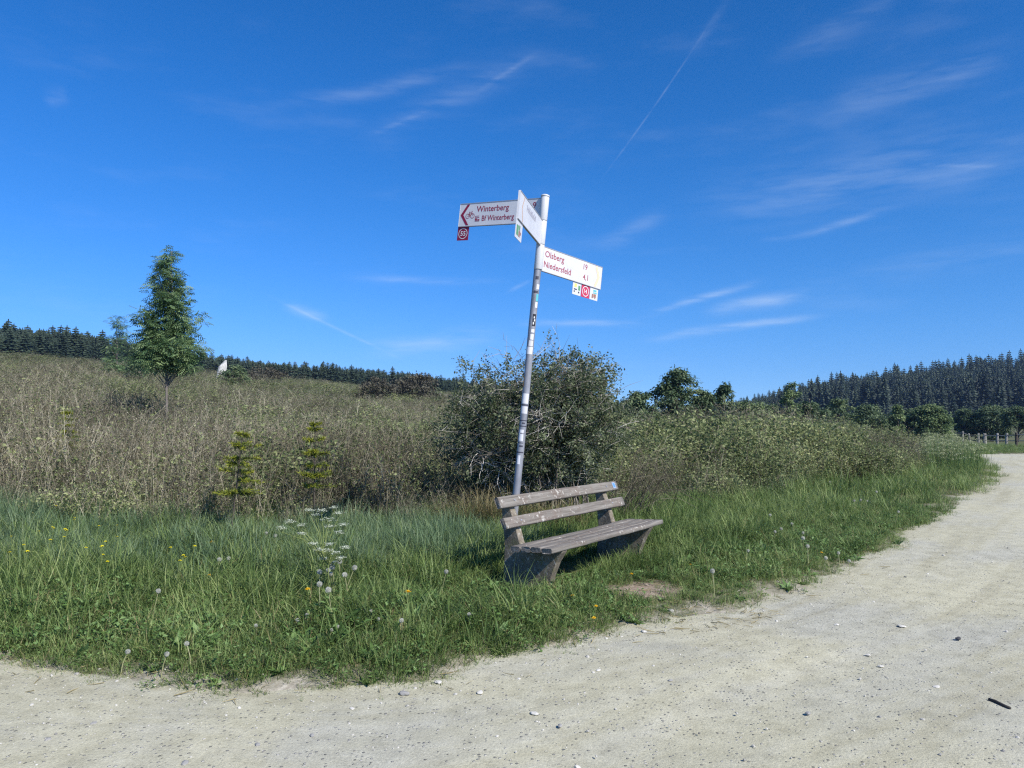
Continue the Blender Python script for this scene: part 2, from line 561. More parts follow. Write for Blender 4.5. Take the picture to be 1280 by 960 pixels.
# weathered bench board: grain along local x
m, t, b = new_mat('weathered wood')
tcn = t.node('ShaderNodeTexCoord')
oi = t.node('ShaderNodeObjectInfo')
va = t.node('ShaderNodeVectorMath', operation='ADD'); t.l.new(tcn.outputs['Object'], va.inputs[0])
cx = t.node('ShaderNodeCombineXYZ'); t.put(cx.inputs[0], t.math('MULTIPLY', oi.outputs['Random'], 31.0)); t.put(cx.inputs[1], t.math('MULTIPLY', oi.outputs['Random'], 7.0))
t.l.new(cx.outputs[0], va.inputs[1])
gr = t.noise(t.mapping(va.outputs[0], (2.2, 48.0, 48.0)), 1.0, 5.0, 0.65, 0.3)
bl = t.noise(va.outputs[0], 5.0, 5.0, 0.6)
li = t.noise(va.outputs[0], 32.0, 4.0, 0.6)
col = t.ramp(gr, [(0.25, (0.075, 0.066, 0.055)), (0.45, (0.165, 0.150, 0.130)), (0.65, (0.245, 0.228, 0.200)), (0.8, (0.33, 0.31, 0.275))])
col = t.mix(t.math('MULTIPLY', t.smooth(bl, 0.45, 0.68), 0.45), col, (0.15, 0.105, 0.082))
col = t.mix(t.math('MULTIPLY', t.smooth(t.math('ADD', t.math('MULTIPLY', li, 0.6), t.math('MULTIPLY', bl, 0.4)), 0.56, 0.64), 0.75), col, (0.50, 0.49, 0.44))
t.l.new(col, b.inputs['Base Color'])
b.inputs['Roughness'].default_value = 0.85; b.inputs['Specular IOR Level'].default_value = 0.2
bp = t.node('ShaderNodeBump'); bp.inputs['Strength'].default_value = 0.6; bp.inputs['Distance'].default_value = 0.006
t.l.new(gr, bp.inputs['Height']); t.l.new(bp.outputs[0], b.inputs['Normal'])
M['wood'] = m

m, t, b = new_mat('mossy concrete')
tcn = t.node('ShaderNodeTexCoord')
a1 = t.noise(tcn.outputs['Object'], 6.0, 6.0, 0.6); a2 = t.noise(tcn.outputs['Object'], 45.0, 5.0, 0.7)
col = t.ramp(t.math('ADD', t.math('MULTIPLY', a1, 0.5), t.math('MULTIPLY', a2, 0.5)),
             [(0.32, (0.085, 0.070, 0.048)), (0.5, (0.180, 0.152, 0.112)), (0.68, (0.32, 0.285, 0.225))])
col = t.mix(t.math('MULTIPLY', t.smooth(t.noise(tcn.outputs['Object'], 11.0, 5.0), 0.52, 0.66), 0.6), col, (0.13, 0.125, 0.05))
col = t.mix(t.math('MULTIPLY', t.smooth(t.noise(t.mapping(tcn.outputs['Object'], (16.0, 16.0, 2.5)), 1.0, 5.0, .65), 0.50, 0.64), 0.55), col, (0.070, 0.062, 0.048))
col = t.mix(t.math('MULTIPLY', t.smooth(t.noise(tcn.outputs['Object'], 26.0, 4.0), 0.60, 0.66), 0.6), col, (0.42, 0.41, 0.36))
t.l.new(col, b.inputs['Base Color']); b.inputs['Roughness'].default_value = 0.92
bp = t.node('ShaderNodeBump'); bp.inputs['Strength'].default_value = 0.5; bp.inputs['Distance'].default_value = 0.008
t.l.new(a2, bp.inputs['Height']); t.l.new(bp.outputs[0], b.inputs['Normal'])
M['concrete'] = m

m, t, b = new_mat('galvanised steel')
tcn = t.node('ShaderNodeTexCoord')
a1 = t.noise(t.mapping(tcn.outputs['Object'], (14, 14, 5)), 1.0, 6.0, 0.65)
col = t.ramp(a1, [(0.3, (0.20, 0.21, 0.23)), (0.55, (0.29, 0.30, 0.33)), (0.75, (0.38, 0.39, 0.42))])
t.l.new(col, b.inputs['Base Color']); b.inputs['Roughness'].default_value = 0.5; b.inputs['Metallic'].default_value = 0.25
M['steel'] = m
m, t, b = new_mat('white enamel')
tcn = t.node('ShaderNodeTexCoord')
a1 = t.noise(tcn.outputs['Object'], 5.0, 5.0, 0.6)
col = t.ramp(a1, [(0.3, (0.56, 0.56, 0.58)), (0.6, (0.64, 0.64, 0.65)), (0.8, (0.67, 0.67, 0.67))])
t.l.new(col, b.inputs['Base Color']); b.inputs['Roughness'].default_value = 0.38
M['sign_white'] = m
M['sleeve'] = plain('painted sleeve', (0.56, 0.57, 0.58), 0.4)
M['sign_back'] = plain('grey sign edge', (0.30, 0.31, 0.34), 0.5)
M['sign_red'] = plain('dark red print', (0.24, 0.012, 0.045), 0.45)
M['sign_text'] = plain('red lettering', (0.30, 0.045, 0.075), 0.45)
M['text_faded'] = plain('faded red lettering', (0.34, 0.085, 0.11), 0.5)
M['text_grey'] = plain('faded grey lettering', (0.38, 0.37, 0.43), 0.5)
M['orange_faded'] = plain('faded orange print', (0.80, 0.58, 0.40), 0.5)
M['orange_line'] = plain('orange outline', (0.62, 0.36, 0.20), 0.5)
M['plaque_red'] = plain('red plaque', (0.50, 0.04, 0.09), 0.45)
M['black'] = plain('black print', (0.02, 0.02, 0.025), 0.5)
M['yellow_print'] = plain('yellow print', (0.75, 0.66, 0.18), 0.5)
M['green_print'] = plain('green print', (0.12, 0.30, 0.14), 0.5)
M['cyan_print'] = plain('cyan print', (0.10, 0.45, 0.50), 0.5)
M['brown_print'] = plain('brown print', (0.32, 0.16, 0.12), 0.5)
M['blue_print'] = plain('blue sticker', (0.10, 0.25, 0.55), 0.5)
M['orange_sticker'] = plain('orange sticker', (0.70, 0.30, 0.06), 0.5)
M['paper'] = plain('pale sticker paper', (0.66, 0.67, 0.70), 0.6)
M['sticker_grey'] = plain('faded sticker', (0.30, 0.34, 0.40), 0.6)
M['scribble'] = plain('dark marker', (0.05, 0.05, 0.07), 0.6)
M['petal'] = plain('yellow petals', (0.82, 0.52, 0.012), 0.6)
M['petal_small'] = plain('small yellow petals', (0.80, 0.72, 0.02), 0.6)
M['umbel'] = plain('white umbel florets', (0.50, 0.54, 0.42), 0.7)
M['stem'] = plain('flower stem', (0.16, 0.20, 0.06), 0.6)
M['stem_pale'] = plain('pale flower stem', (0.30, 0.30, 0.15), 0.6)
M['fluff'] = foliage('seed fluff', (0.50, 0.50, 0.43), (0.62, 0.62, 0.54), (0.70, 0.70, 0.62), 0.45, 0.9, 1.0, False)


# ------------------------------------------------------------------ the ground and the road
def axis(lo, hi, c, step, grow):
    a = [c]
    while a[-1] < hi:
        a.append(a[-1] + max(step, grow * abs(a[-1] - c)))
    bneg = [c]
    while bneg[-1] > lo:
        bneg.append(bneg[-1] - max(step, grow * abs(bneg[-1] - c)))
    return np.array(bneg[:0:-1] + a)


gx, gy = axis(-900, 900, 1.0, 0.075, 0.03), axis(-60, 1000, 5.2, 0.065, 0.03)
XX, YY = np.meshgrid(gx, gy)
SDG = sdist(XX, YY)
ZZ = ground_z(XX, YY, SDG)
nx, ny = len(gx), len(gy)
ii = (np.arange(ny - 1)[:, None] * nx + np.arange(nx - 1)[None, :]).ravel()
quads = np.stack([ii, ii + 1, ii + 1 + nx, ii + nx], 1)
# the far side of the road is grass again
sd_attr = np.where(SDG < -6.6, -SDG - 6.6, SDG)
zz = ZZ + 0.07 * smoothstep(-6.5, -7.3, SDG)
gobj = mesh_obj('ground', np.stack([XX.ravel(), YY.ravel(), zz], 1), quads, M['ground'], smooth=True, attrs={'sd': sd_attr})
tag(gobj, 'rising field ground of soil and dry thatch under the plants', kind='structure')

sel = ((SDG > -8.0) & (SDG < 0.9)).reshape(ny, nx)
cell = sel[:-1, :-1] & sel[1:, :-1] & sel[:-1, 1:] & sel[1:, 1:]
rq = quads[cell.ravel()]
used, inv = np.unique(rq.ravel(), return_inverse=True)
rx, ry = XX.ravel()[used], YY.ravel()[used]
rz = 0.012 * vnoise(rx, ry, 0.8, 3) + 0.004 * vnoise(rx, ry, 5.0, 3) - 1.5 * np.tanh(0.02 * np.logaddexp(0, (rx - 18)))
# two shallow wheel ruts that follow the bend
sdr = SDG[used]
for c_, w_ in ((-1.3, 0.28), (-2.9, 0.30)):
    rz -= 0.014 * np.exp(-((sdr - c_) / w_) ** 2)
road = mesh_obj('gravel_road', np.stack([rx, ry, rz], 1), inv.reshape(-1, 4), M['gravel'], smooth=True, attrs={'sd': sdist(rx, ry, False)})
tag(road, 'pale crushed limestone track bending round the grass verge', kind='structure')


# ------------------------------------------------------------------ scattering of stuff
def scatter(name, label, protos, pts, rot, scl, pid, itint, mats, parent=None):
    """one object that holds a few clumps and the points they grow on"""
    n = len(pts)
    V = [np.asarray(pts, float)]
    P = [np.asarray(pid, int)]
    tint = [np.full(n, 0.5)]
    faces, midx = [], []
    base = n
    for k, mb in enumerate(protos):
        V.append(np.array(mb.v)); P.append(np.full(len(mb.v), 100 + k)); tint.append(np.array(mb.t))
        faces += [tuple(i + base for i in f) for f in mb.f]; midx += mb.m
        base += len(mb.v)
    V = np.concatenate(V); P = np.concatenate(P); T = np.concatenate(tint)
    o = mesh_obj(name, V, faces, mats, parent, midx, False, {'tint': T})
    me = o.data
    N = len(V)
    a = me.attributes.new('pid', 'INT', 'POINT'); a.data.foreach_set('value', P.astype(np.int32))
    full = np.zeros((N, 3), np.float32); full[:n] = rot
    a = me.attributes.new('rot', 'FLOAT_VECTOR', 'POINT'); a.data.foreach_set('vector', full.ravel())
    full = np.ones((N, 3), np.float32); full[:n] = scl if np.ndim(scl) == 2 else np.asarray(scl)[:, None]
    a = me.attributes.new('scl', 'FLOAT_VECTOR', 'POINT'); a.data.foreach_set('vector', full.ravel())
    full = np.zeros(N, np.float32); full[:n] = itint
    a = me.attributes.new('itint', 'FLOAT', 'POINT'); a.data.foreach_set('value', full)
    ng = bpy.data.node_groups.new(name + ' growth', 'GeometryNodeTree')
    ng.interface.new_socket('Geometry', in_out='INPUT', socket_type='NodeSocketGeometry')
    ng.interface.new_socket('Geometry', in_out='OUTPUT', socket_type='NodeSocketGeometry')
    nd, ln = ng.nodes, ng.links
    gi, go = nd.new('NodeGroupInput'), nd.new('NodeGroupOutput')

    def attr(nm, ty):
        x = nd.new('GeometryNodeInputNamedAttribute'); x.data_type = ty
        x.inputs['Name'].default_value = nm
        return x.outputs['Attribute']

    pa, ra, sa = attr('pid', 'INT'), attr('rot', 'FLOAT_VECTOR'), attr('scl', 'FLOAT_VECTOR')
    e2r = nd.new('FunctionNodeEulerToRotation'); ln.new(ra, e2r.inputs[0])

    def cmp_(op, v):
        c = nd.new('FunctionNodeCompare'); c.data_type = 'INT'; c.operation = op
        ln.new(pa, c.inputs[2]); c.inputs[3].default_value = v
        return c.outputs[0]

    sp_ = nd.new('GeometryNodeSeparateGeometry'); sp_.domain = 'POINT'
    ln.new(gi.outputs[0], sp_.inputs[0]); ln.new(cmp_('LESS_THAN', 50), sp_.inputs[1])
    join = nd.new('GeometryNodeJoinGeometry')
    for k in range(len(protos)):
        s2 = nd.new('GeometryNodeSeparateGeometry'); s2.domain = 'POINT'
        ln.new(sp_.outputs[1], s2.inputs[0]); ln.new(cmp_('EQUAL', 100 + k), s2.inputs[1])
        ip = nd.new('GeometryNodeInstanceOnPoints')
        ln.new(sp_.outputs[0], ip.inputs['Points']); ln.new(s2.outputs[0], ip.inputs['Instance'])
        ln.new(cmp_('EQUAL', k), ip.inputs['Selection'])
        ln.new(e2r.outputs[0], ip.inputs['Rotation']); ln.new(sa, ip.inputs['Scale'])
        ln.new(ip.outputs[0], join.inputs[0])
    ln.new(join.outputs[0], go.inputs[0])
    md = o.modifiers.new('growth', 'NODES'); md.node_group = ng
    tag(o, label, kind='stuff')
    return o


def blade(mb, x, y, h, lean, az, w, rnd, mi=0, tint=0.5, segs=3, droop=0.6):
    """one curved grass blade"""
    ca, sa = math.cos(az), math.sin(az)
    px, py = -sa, ca
    vs = []
    for i in range(segs + 1):
        u = i / segs
        out = lean * h * (u ** 1.8)
        z = h * (u - droop * lean * 0.5 * u * u * u)
        ww = w * (1 - u ** 1.6) * 0.5 + 0.0003
        cx_, cy_ = x + ca * out, y + sa * out
        if i == segs:
            vs.append((cx_, cy_, z))
        else:
            vs += [(cx_ - px * ww, cy_ - py * ww, z), (cx_ + px * ww, cy_ + py * ww, z)]
    fs = [(2 * i, 2 * i + 1, 2 * i + 3, 2 * i + 2) for i in range(segs - 1)]
    fs.append((2 * segs - 2, 2 * segs - 1, 2 * segs))
    mb.add(vs, fs, mi, tint)


def leaf(mb, p, d, nrm, L, w, mi=0, tint=0.5, fold=0.15):
    """a pointed leaf: two bent halves"""
    d = Vector(d).normalized(); nrm = Vector(nrm)
    s = d.cross(nrm)
    if s.length < 1e-6: s = d.orthogonal()
    s.normalize(); nn = s.cross(d)
    p = Vector(p)
    vs = [p, p + d * L * 0.45 + s * w * 0.5 + nn * w * fold, p + d * L - nn * L * 0.12, p + d * L * 0.45 - s * w * 0.5 + nn * w * fold, p + d * L * 0.5]
    mb.add(vs, [(0, 4, 1), (4, 2, 1), (0, 3, 4), (4, 3, 2)], mi, tint)


rr = random.Random(3)


def grass_clump(n, radius, hlo, hhi, w, lean, mi, rnd, dry=0.06, dry_mi=2):
    mb = MB()
    for _ in range(n):
        a, q = rnd.uniform(0, 6.283), radius * math.sqrt(rnd.random())
        h = rnd.uniform(hlo, hhi) * (1.15 - 0.4 * q / radius)
        dr = rnd.random() < dry
        blade(mb, q * math.cos(a), q * math.sin(a), h, rnd.uniform(0.1, lean), a + rnd.gauss(0, 1.1), w * rnd.uniform(0.6, 1.3), rnd,
              dry_mi if dr else mi, rnd.random())
    return mb


def seed_grass(n, radius, h, mi, rnd):
    """fine hay grass with seed heads"""
    mb = MB()
    for _ in range(n):
        a, q = rnd.uniform(0, 6.283), radius * math.sqrt(rnd.random())
        hh = h * rnd.uniform(0.65, 1.15)
        x, y = q * math.cos(a), q * math.sin(a)
        az = a + rnd.gauss(0, 0.8)
        blade(mb, x, y, hh, rnd.uniform(0.15, 0.9), az, 0.005, rnd, mi, rnd.uniform(0.2, 1.0), 3)
        blade(mb, x, y, hh * 0.6, rnd.uniform(0.3, 1.2), az + 1.5, 0.007, rnd, mi, rnd.random(), 3)
    return mb


def rosette(rnd, n=9, L=0.13):
    mb = MB()
    for i in range(n):
        a = i * 2.4 + rnd.uniform(-0.3, 0.3)
        el = rnd.uniform(0.25, 0.9)
        d = (math.cos(a) * math.cos(el), math.sin(a) * math.cos(el), math.sin(el))
        LL = L * rnd.uniform(0.6, 1.25)
        leaf(mb, (0, 0, 0.01), d, (-d[0] * 0.5, -d[1] * 0.5, 1), LL, LL * 0.34, 1, rnd.random())
    return mb


def clover(rnd, n=26, r=0.12, h=0.10):
    mb = MB()
    for _ in range(n):
        a, q = rnd.uniform(0, 6.283), r * math.sqrt(rnd.random())
        p = Vector((q * math.cos(a), q * math.sin(a), h * rnd.uniform(0.3, 1.0)))
        d = Vector((rnd.gauss(0, 1), rnd.gauss(0, 1), 0.25))
        leaf(mb, p, d, (rnd.gauss(0, .4), rnd.gauss(0, .4), 1), rnd.uniform(0.025, 0.05), rnd.uniform(0.015, 0.03), 1, rnd.random())
    return mb


GRASS_MATS = [M['grass'], M['broadleaf'], M['grass_dry'], M['grass_blue']]
gp = []
for i in range(4): gp.append(grass_clump(56, 0.15, 0.05, 0.19, 0.0065, 1.7, 0, rr, 0.08))          # 0-3 lush
for i in range(3): gp.append(grass_clump(44, 0.11, 0.03, 0.09, 0.0050, 1.6, 0, rr, 0.16))     # 4-6 short
for i in range(3): gp.append(seed_grass(26, 0.16, 0.33, 3, rr))                               # 7-9 fine blue hay
for i in range(3): gp.append(rosette(rr, 11, 0.15))                                                      # 10-12
for i in range(2): gp.append(clover(rr, 40, 0.14, 0.13))                                                       # 13-14
for i in range(3): gp.append(grass_clump(26, 0.14, 0.14, 0.36, 0.0080, 1.25, 0, rr, 0.06))    # 15-17 tall lush


def in_view(x, y, margin=1.15):
    return np.abs(x) < (0.70 * np.maximum(y, 0) * margin + 0.8)


def weed_border(x):
    return 4.3 - 1.6 * smoothstep(0.5, 5.0, x) - 1.0 * smoothstep(6, 14, x)


def bare_mask(x, y):
    """0 on the trodden patches, 1 elsewhere"""
    dx, dy = x - bare.x, y - bare.y
    c, s = math.cos(-0.75), math.sin(-0.75)
    u_, v_ = (dx * c - dy * s) * 1.1, (dx * s + dy * c) * 1.5
    d_ = np.sqrt(u_ ** 2 + v_ ** 2) + 0.35 * vnoise(x, y, 6.0, 3)
    return smoothstep(0.12, 0.52, d_)


def sample(n, x0, x1, y0, y1, margin=1.15):
    x, y = rng.uniform(x0, x1, n), rng.uniform(y0, y1, n)
    k = in_view(x, y, margin)
    return x[k], y[k]


# near verge
xs, ys = sample(52000, -8.5, 9.5, 3.9, 12.5)
sd = sdist(xs, ys)
bz = bare_mask(xs, ys)
wb = weed_border(xs)
nz = vnoise(xs, ys, 0.6, 3)
soft = 0.14 + 0.50 * smoothstep(1.1, 1.6, xs) * smoothstep(3.1, 2.3, xs)          # worn, open edge near the bench
dens = smoothstep(-0.20, soft, sd + 0.30 * vnoise(xs, ys, 2.2, 3)) * (0.08 + 0.92 * bz)
keep = (rng.random(len(xs)) < dens) & (sd < wb + 2.5) & (sd > -0.38)
xs, ys, sd, nz, bz, wb = (a[keep] for a in (xs, ys, sd, nz, bz, wb))
n = len(xs)
u1 = rng.random(n)
pid = np.where(u1 < 0.64, rng.integers(0, 4, n), np.where(u1 < 0.78, rng.integers(10, 13, n), np.where(u1 < 0.90, rng.integers(13, 15, n), rng.integers(15, 18, n))))
short = (sd < 0.05 + 0.30 * rng.random(n)) | (bz < 0.75)
pid = np.where(short, np.where((u1 < 0.86) | (sd < 0.18), rng.integers(4, 7, n), rng.integers(13, 15, n)), pid)
# the fine blue grass grows in a belt in front of the weeds, left of the bench
blue = (sd > 1.9 + 0.6 * nz) & (xs < 0.2) & (rng.random(n) < (0.22 + 0.33 * smoothstep(-0.1, 0.25, vnoise(xs + 3.1, ys, 0.55, 2))) * smoothstep(1.7, 2.8, sd + 0.5 * nz))
pid = np.where(blue, rng.integers(7, 10, n), pid)
tallr = (~blue) & (sd > 1.3) & (rng.random(n) < 0.45)
pid = np.where(tallr, rng.integers(15, 18, n), pid)
sc = rng.uniform(0.65, 1.2, n) * (0.55 + 0.45 * smoothstep(0.0, 1.2, sd)) * (1 + 0.4 * vnoise(xs, ys, 1.8, 3))
# trampled in front of the bench seat
bc = Vector((1.25, 6.55))
tr_ = np.exp(-(((xs - bc.x) ** 2 + (ys - bc.y) ** 2) / 0.7))
sc *= 1 - 0.45 * tr_
# thin, low growth in the shade under the seat
lx_, ly_ = (xs - 0.33) * 0.58 + (ys - 6.13) * 0.815, -(xs - 0.33) * 0.815 + (ys - 6.13) * 0.58
under = smoothstep(-0.25, -0.05, lx_) * smoothstep(2.5, 2.2, lx_) * smoothstep(0.12, 0.35, ly_) * smoothstep(1.0, 0.6, ly_)
sc *= 1 - 0.68 * under
pid = np.where((under > 0.5) & (pid > 6), rng.integers(4, 7, n), pid)
rot = np.stack([rng.normal(0, 0.22, n), rng.normal(0, 0.22, n), rng.uniform(0, 6.283, n)], 1)
zs = ground_z(xs, ys) - 0.01
itint = np.clip(0.5 + 0.35 * vnoise(xs, ys, 0.9, 3) + rng.normal(0, 0.16, n), 0, 1)
scatter('verge_grass', 'lush green grass and herbs on the verge beside the track', gp, np.stack([xs, ys, zs], 1), rot, sc, pid, itint, GRASS_MATS)

# farther verge along the bend, and the strip across the road
xs, ys = sample(52000, 3, 60, 10, 60, 1.2)
sd = sdist(xs, ys)
keep = (rng.random(len(xs)) < smoothstep(-0.12, 0.2, sd)) & (((sd < weed_border(xs) + 1.5) & (ys < 38)) | ((ys > 37.5) & (xs > 20)))
keep &= rng.random(len(xs)) < np.where(ys < 24, 1.0, 0.75)
xs, ys, sd = xs[keep], ys[keep], sd[keep]
n = len(xs)
pid = np.where(rng.random(n) < 0.5, rng.integers(0, 4, n), rng.integers(15, 18, n))
sc = rng.uniform(0.8, 1.5, n) * (0.6 + 0.4 * smoothstep(0.2, 1.5, sd)) * np.where(ys < 37, 1 + 0.018 * ys, 0.8)
rot = np.stack([rng.normal(0, 0.12, n), rng.normal(0, 0.12, n), rng.uniform(0, 6.283, n)], 1)
itint = np.clip(0.55 + 0.35 * vnoise(xs, ys, 0.5, 3) + rng.normal(0, 0.18, n), 0, 1)
scatter('roadside_grass', 'green grass along the far bend of the track', gp, np.stack([xs, ys, ground_z(xs, ys) - 0.01], 1), rot, sc, pid, itint, GRASS_MATS)


# ------------------------------------------------------------------ the field of dry stalks and brambles
def stalks(rnd, n, h, r, leaves=0, twigs=5, thick=0.0046):
    mb = MB()
    for _ in range(n):
        a, q = rnd.uniform(0, 6.283), r * math.sqrt(rnd.random())
        x, y = q * math.cos(a), q * math.sin(a)
        hh = h * rnd.uniform(0.55, 1.1)
        lx, ly = rnd.gauss(0, 0.20) * hh, rnd.gauss(0, 0.20) * hh
        tint = rnd.random()
        P_ = [Vector((x + lx * u * u, y + ly * u * u, hh * u)) for u in (0, 0.35, 0.7, 1.0)]
        mb.tube(P_, [thick, thick * 0.8, thick * 0.6, thick * 0.25], 3, 0, tint, False)
        for k in range(twigs):
            u = rnd.uniform(0.35, 0.98)
            p = P_[0].lerp(P_[3], u) if False else Vector((x + lx * u * u, y + ly * u * u, hh * u))
            b_ = rnd.uniform(0, 6.283)
            L = rnd.uniform(0.06, 0.22) * h
            q2 = p + Vector((math.cos(b_) * L * 0.6, math.sin(b_) * L * 0.6, L * rnd.uniform(0.2, 0.9)))
            mb.tube([p, q2], [thick * 0.5, thick * 0.2], 3, 0, tint, False)
            for j in range(2):
                p3 = p.lerp(q2, rnd.uniform(0.5, 1))
                leaf(mb, p3, (rnd.gauss(0, 1), rnd.gauss(0, 1), rnd.gauss(0, 0.6)), (rnd.gauss(0, .6), rnd.gauss(0, .6), 1), rnd.uniform(0.02, 0.045), 0.010, 0, rnd.random())
        for k in range(leaves):
            u = rnd.uniform(0.15, 1.0) ** 0.8
            p = Vector((x + lx * u * u, y + ly * u * u, hh * u)) + Vector((rnd.gauss(0, 0.06), rnd.gauss(0, 0.06), rnd.gauss(0, 0.04)))
            leaf(mb, p, (rnd.gauss(0, 1), rnd.gauss(0, 1), rnd.gauss(0.1, 0.5)), (rnd.gauss(0, 1), rnd.gauss(0, 1), .7), rnd.uniform(0.03, 0.07), rnd.uniform(0.018, 0.038), 1, rnd.random())
    return mb


def mound(rnd, h, r, n):
    """a bramble mound: arching canes with small leaves"""
    mb = MB()
    for _ in range(n):
        a = rnd.uniform(0, 6.283)
        L, hh = r * rnd.uniform(0.4, 1.2), h * rnd.uniform(0.5, 1.1)
        P_ = []
        x0, y0 = rnd.gauss(0, r * 0.3), rnd.gauss(0, r * 0.3)
        for u in (0, 0.25, 0.5, 0.75, 1.0):
            P_.append(Vector((x0 + math.cos(a) * L * u, y0 + math.sin(a) * L * u, hh * math.sin(min(u * 2.3, 2.2)) * 0.98)))
        mb.tube(P_, [0.005, 0.004, 0.0035, 0.003, 0.0015], 3, 0, rnd.random(), False)
        for k in range(26):
            u = rnd.uniform(0.15, 1)
            i = min(int(u * 4), 3)
            p = P_[i].lerp(P_[i + 1], u * 4 - i) + Vector((rnd.gauss(0, .05), rnd.gauss(0, .05), rnd.gauss(0, .05)))
            leaf(mb, p, (rnd.gauss(0, 1), rnd.gauss(0, 1), rnd.gauss(0, .5)), (rnd.gauss(0, 1), rnd.gauss(0, 1), .7), rnd.uniform(.03, .07), rnd.uniform(.022, .042), 1, rnd.random())
    return mb


wp = []
for i in range(4): wp.append(stalks(rr, 13, 1.05, 0.28, 3, 5))        # 0-3 bare dry stalks
for i in range(3): wp.append(stalks(rr, 12, 0.85, 0.26, 16, 2))      # 4-6 leafy
for i in range(3): wp.append(mound(rr, 0.75, 0.45, 16))              # 7-9 bramble mounds
for i in range(2): wp.append(seed_grass(34, 0.22, 0.75, 2, rr))      # 10-11 tall dry grass
for i in range(2): wp.append(seed_grass(40, 0.22, 0.70, 3, rr))      # 12-13 tall green grass
WEED_MATS = [M['weed_stalk'], M['weed_leaf'], M['grass_dry'], M['grass_blue']]


def weeds(name, label, n_try, box, hfun, extra=None, margin=1.15, sizefun=None):
    xs, ys = sample(n_try, *box, margin)
    sd = sdist(xs, ys)
    wb = weed_border(xs)
    keep = (sd > wb + 1.0 * vnoise(xs, ys, 0.7, 3)) & ~((ys > 36) & (xs > 0.46 * ys))
    if extra is not None:
        keep &= extra(xs, ys)
    xs, ys, sd, wb = xs[keep], ys[keep], sd[keep], wb[keep]
    n = len(xs)
    a = 1.5 * vnoise(xs, ys, 0.16, 3) + 0.5 * vnoise(xs, ys, 0.9, 2)       # brown stalks or green brambles
    a = a + 0.25 * smoothstep(2, -4, xs) - 0.20 * smoothstep(2.0, 5.0, xs) * smoothstep(60, 30, ys)
    u1 = rng.random(n) + 0.95 * a - 0.20 + 0.14 * smoothstep(3.0, 1.0, xs) * smoothstep(17, 12, ys)
    pid = np.where(u1 > 0.56, rng.integers(0, 4, n), np.where(u1 > 0.32, rng.integers(4, 7, n), rng.integers(7, 10, n)))
    g = rng.random(n)
    pid = np.where(g < 0.10, rng.integers(10, 12, n), pid)
    gp_ = smoothstep(0.05, 0.4, vnoise(xs + 40, ys + 11, 0.2, 3))
    pid = np.where(g > 0.95 - 0.45 * gp_, rng.integers(12, 14, n), pid)
    h = hfun(xs, ys) * (0.62 + 0.38 * smoothstep(0, 1.6, sd - wb)) * rng.uniform(0.60, 1.22, n) * (1 + 0.40 * vnoise(xs, ys, 0.55, 3))
    # darker and fresher tufts among the rest
    lone = (rng.random(n) < 0.05) & (sd > wb + 0.8)
    pid = np.where(lone, rng.integers(7, 10, n), pid)
    h = np.where(lone, h * rng.uniform(0.9, 1.15, n), h)
    wide = np.ones(n) if sizefun is None else sizefun(xs, ys)
    scl = np.stack([h * wide, h * wide, h], 1)
    rot = np.stack([rng.normal(0, 0.10, n), rng.normal(0, 0.10, n), rng.uniform(0, 6.283, n)], 1)
    it = np.clip(0.5 + 0.60 * vnoise(xs, ys, 0.35, 3) + rng.normal(0, 0.17, n), 0, 1)
    it = np.where(lone, np.where(rng.random(n) < 0.65, 0.0, 0.75), it)
    return scatter(name, label, wp, np.stack([xs, ys, ground_z(xs, ys) - 0.03], 1), rot, scl, pid, it, WEED_MATS)


def hf(x, y):
    return 0.95 + 0.48 * smoothstep(1.5, 4.5, x) * smoothstep(70, 30, y) - 0.55 * smoothstep(7, 16, x) * smoothstep(40, 20, y)


def not_bush(x, y):
    return ((x - 0.42) / 1.05) ** 2 + ((y - 10.7) / 0.8) ** 2 > 1.0


weeds('field_scrub', 'brown dry stalks and low brambles covering the near field', 10500, (-16, 15, 7.5, 24), hf, not_bush)
weeds('hillside_scrub', 'olive brown scrub on the middle of the slope', 9000, (-48, 30, 23, 62), lambda x, y: hf(x, y) * 1.05, None, 1.12, lambda x, y: 1.7)
weeds('ridge_scrub', 'faded brown scrub on the upper slope below the spruces', 9000, (-165, 60, 60, 215), lambda x, y: 1.15 + 0.0 * x, None, 1.1, lambda x, y: 2.2 + 0.014 * y)


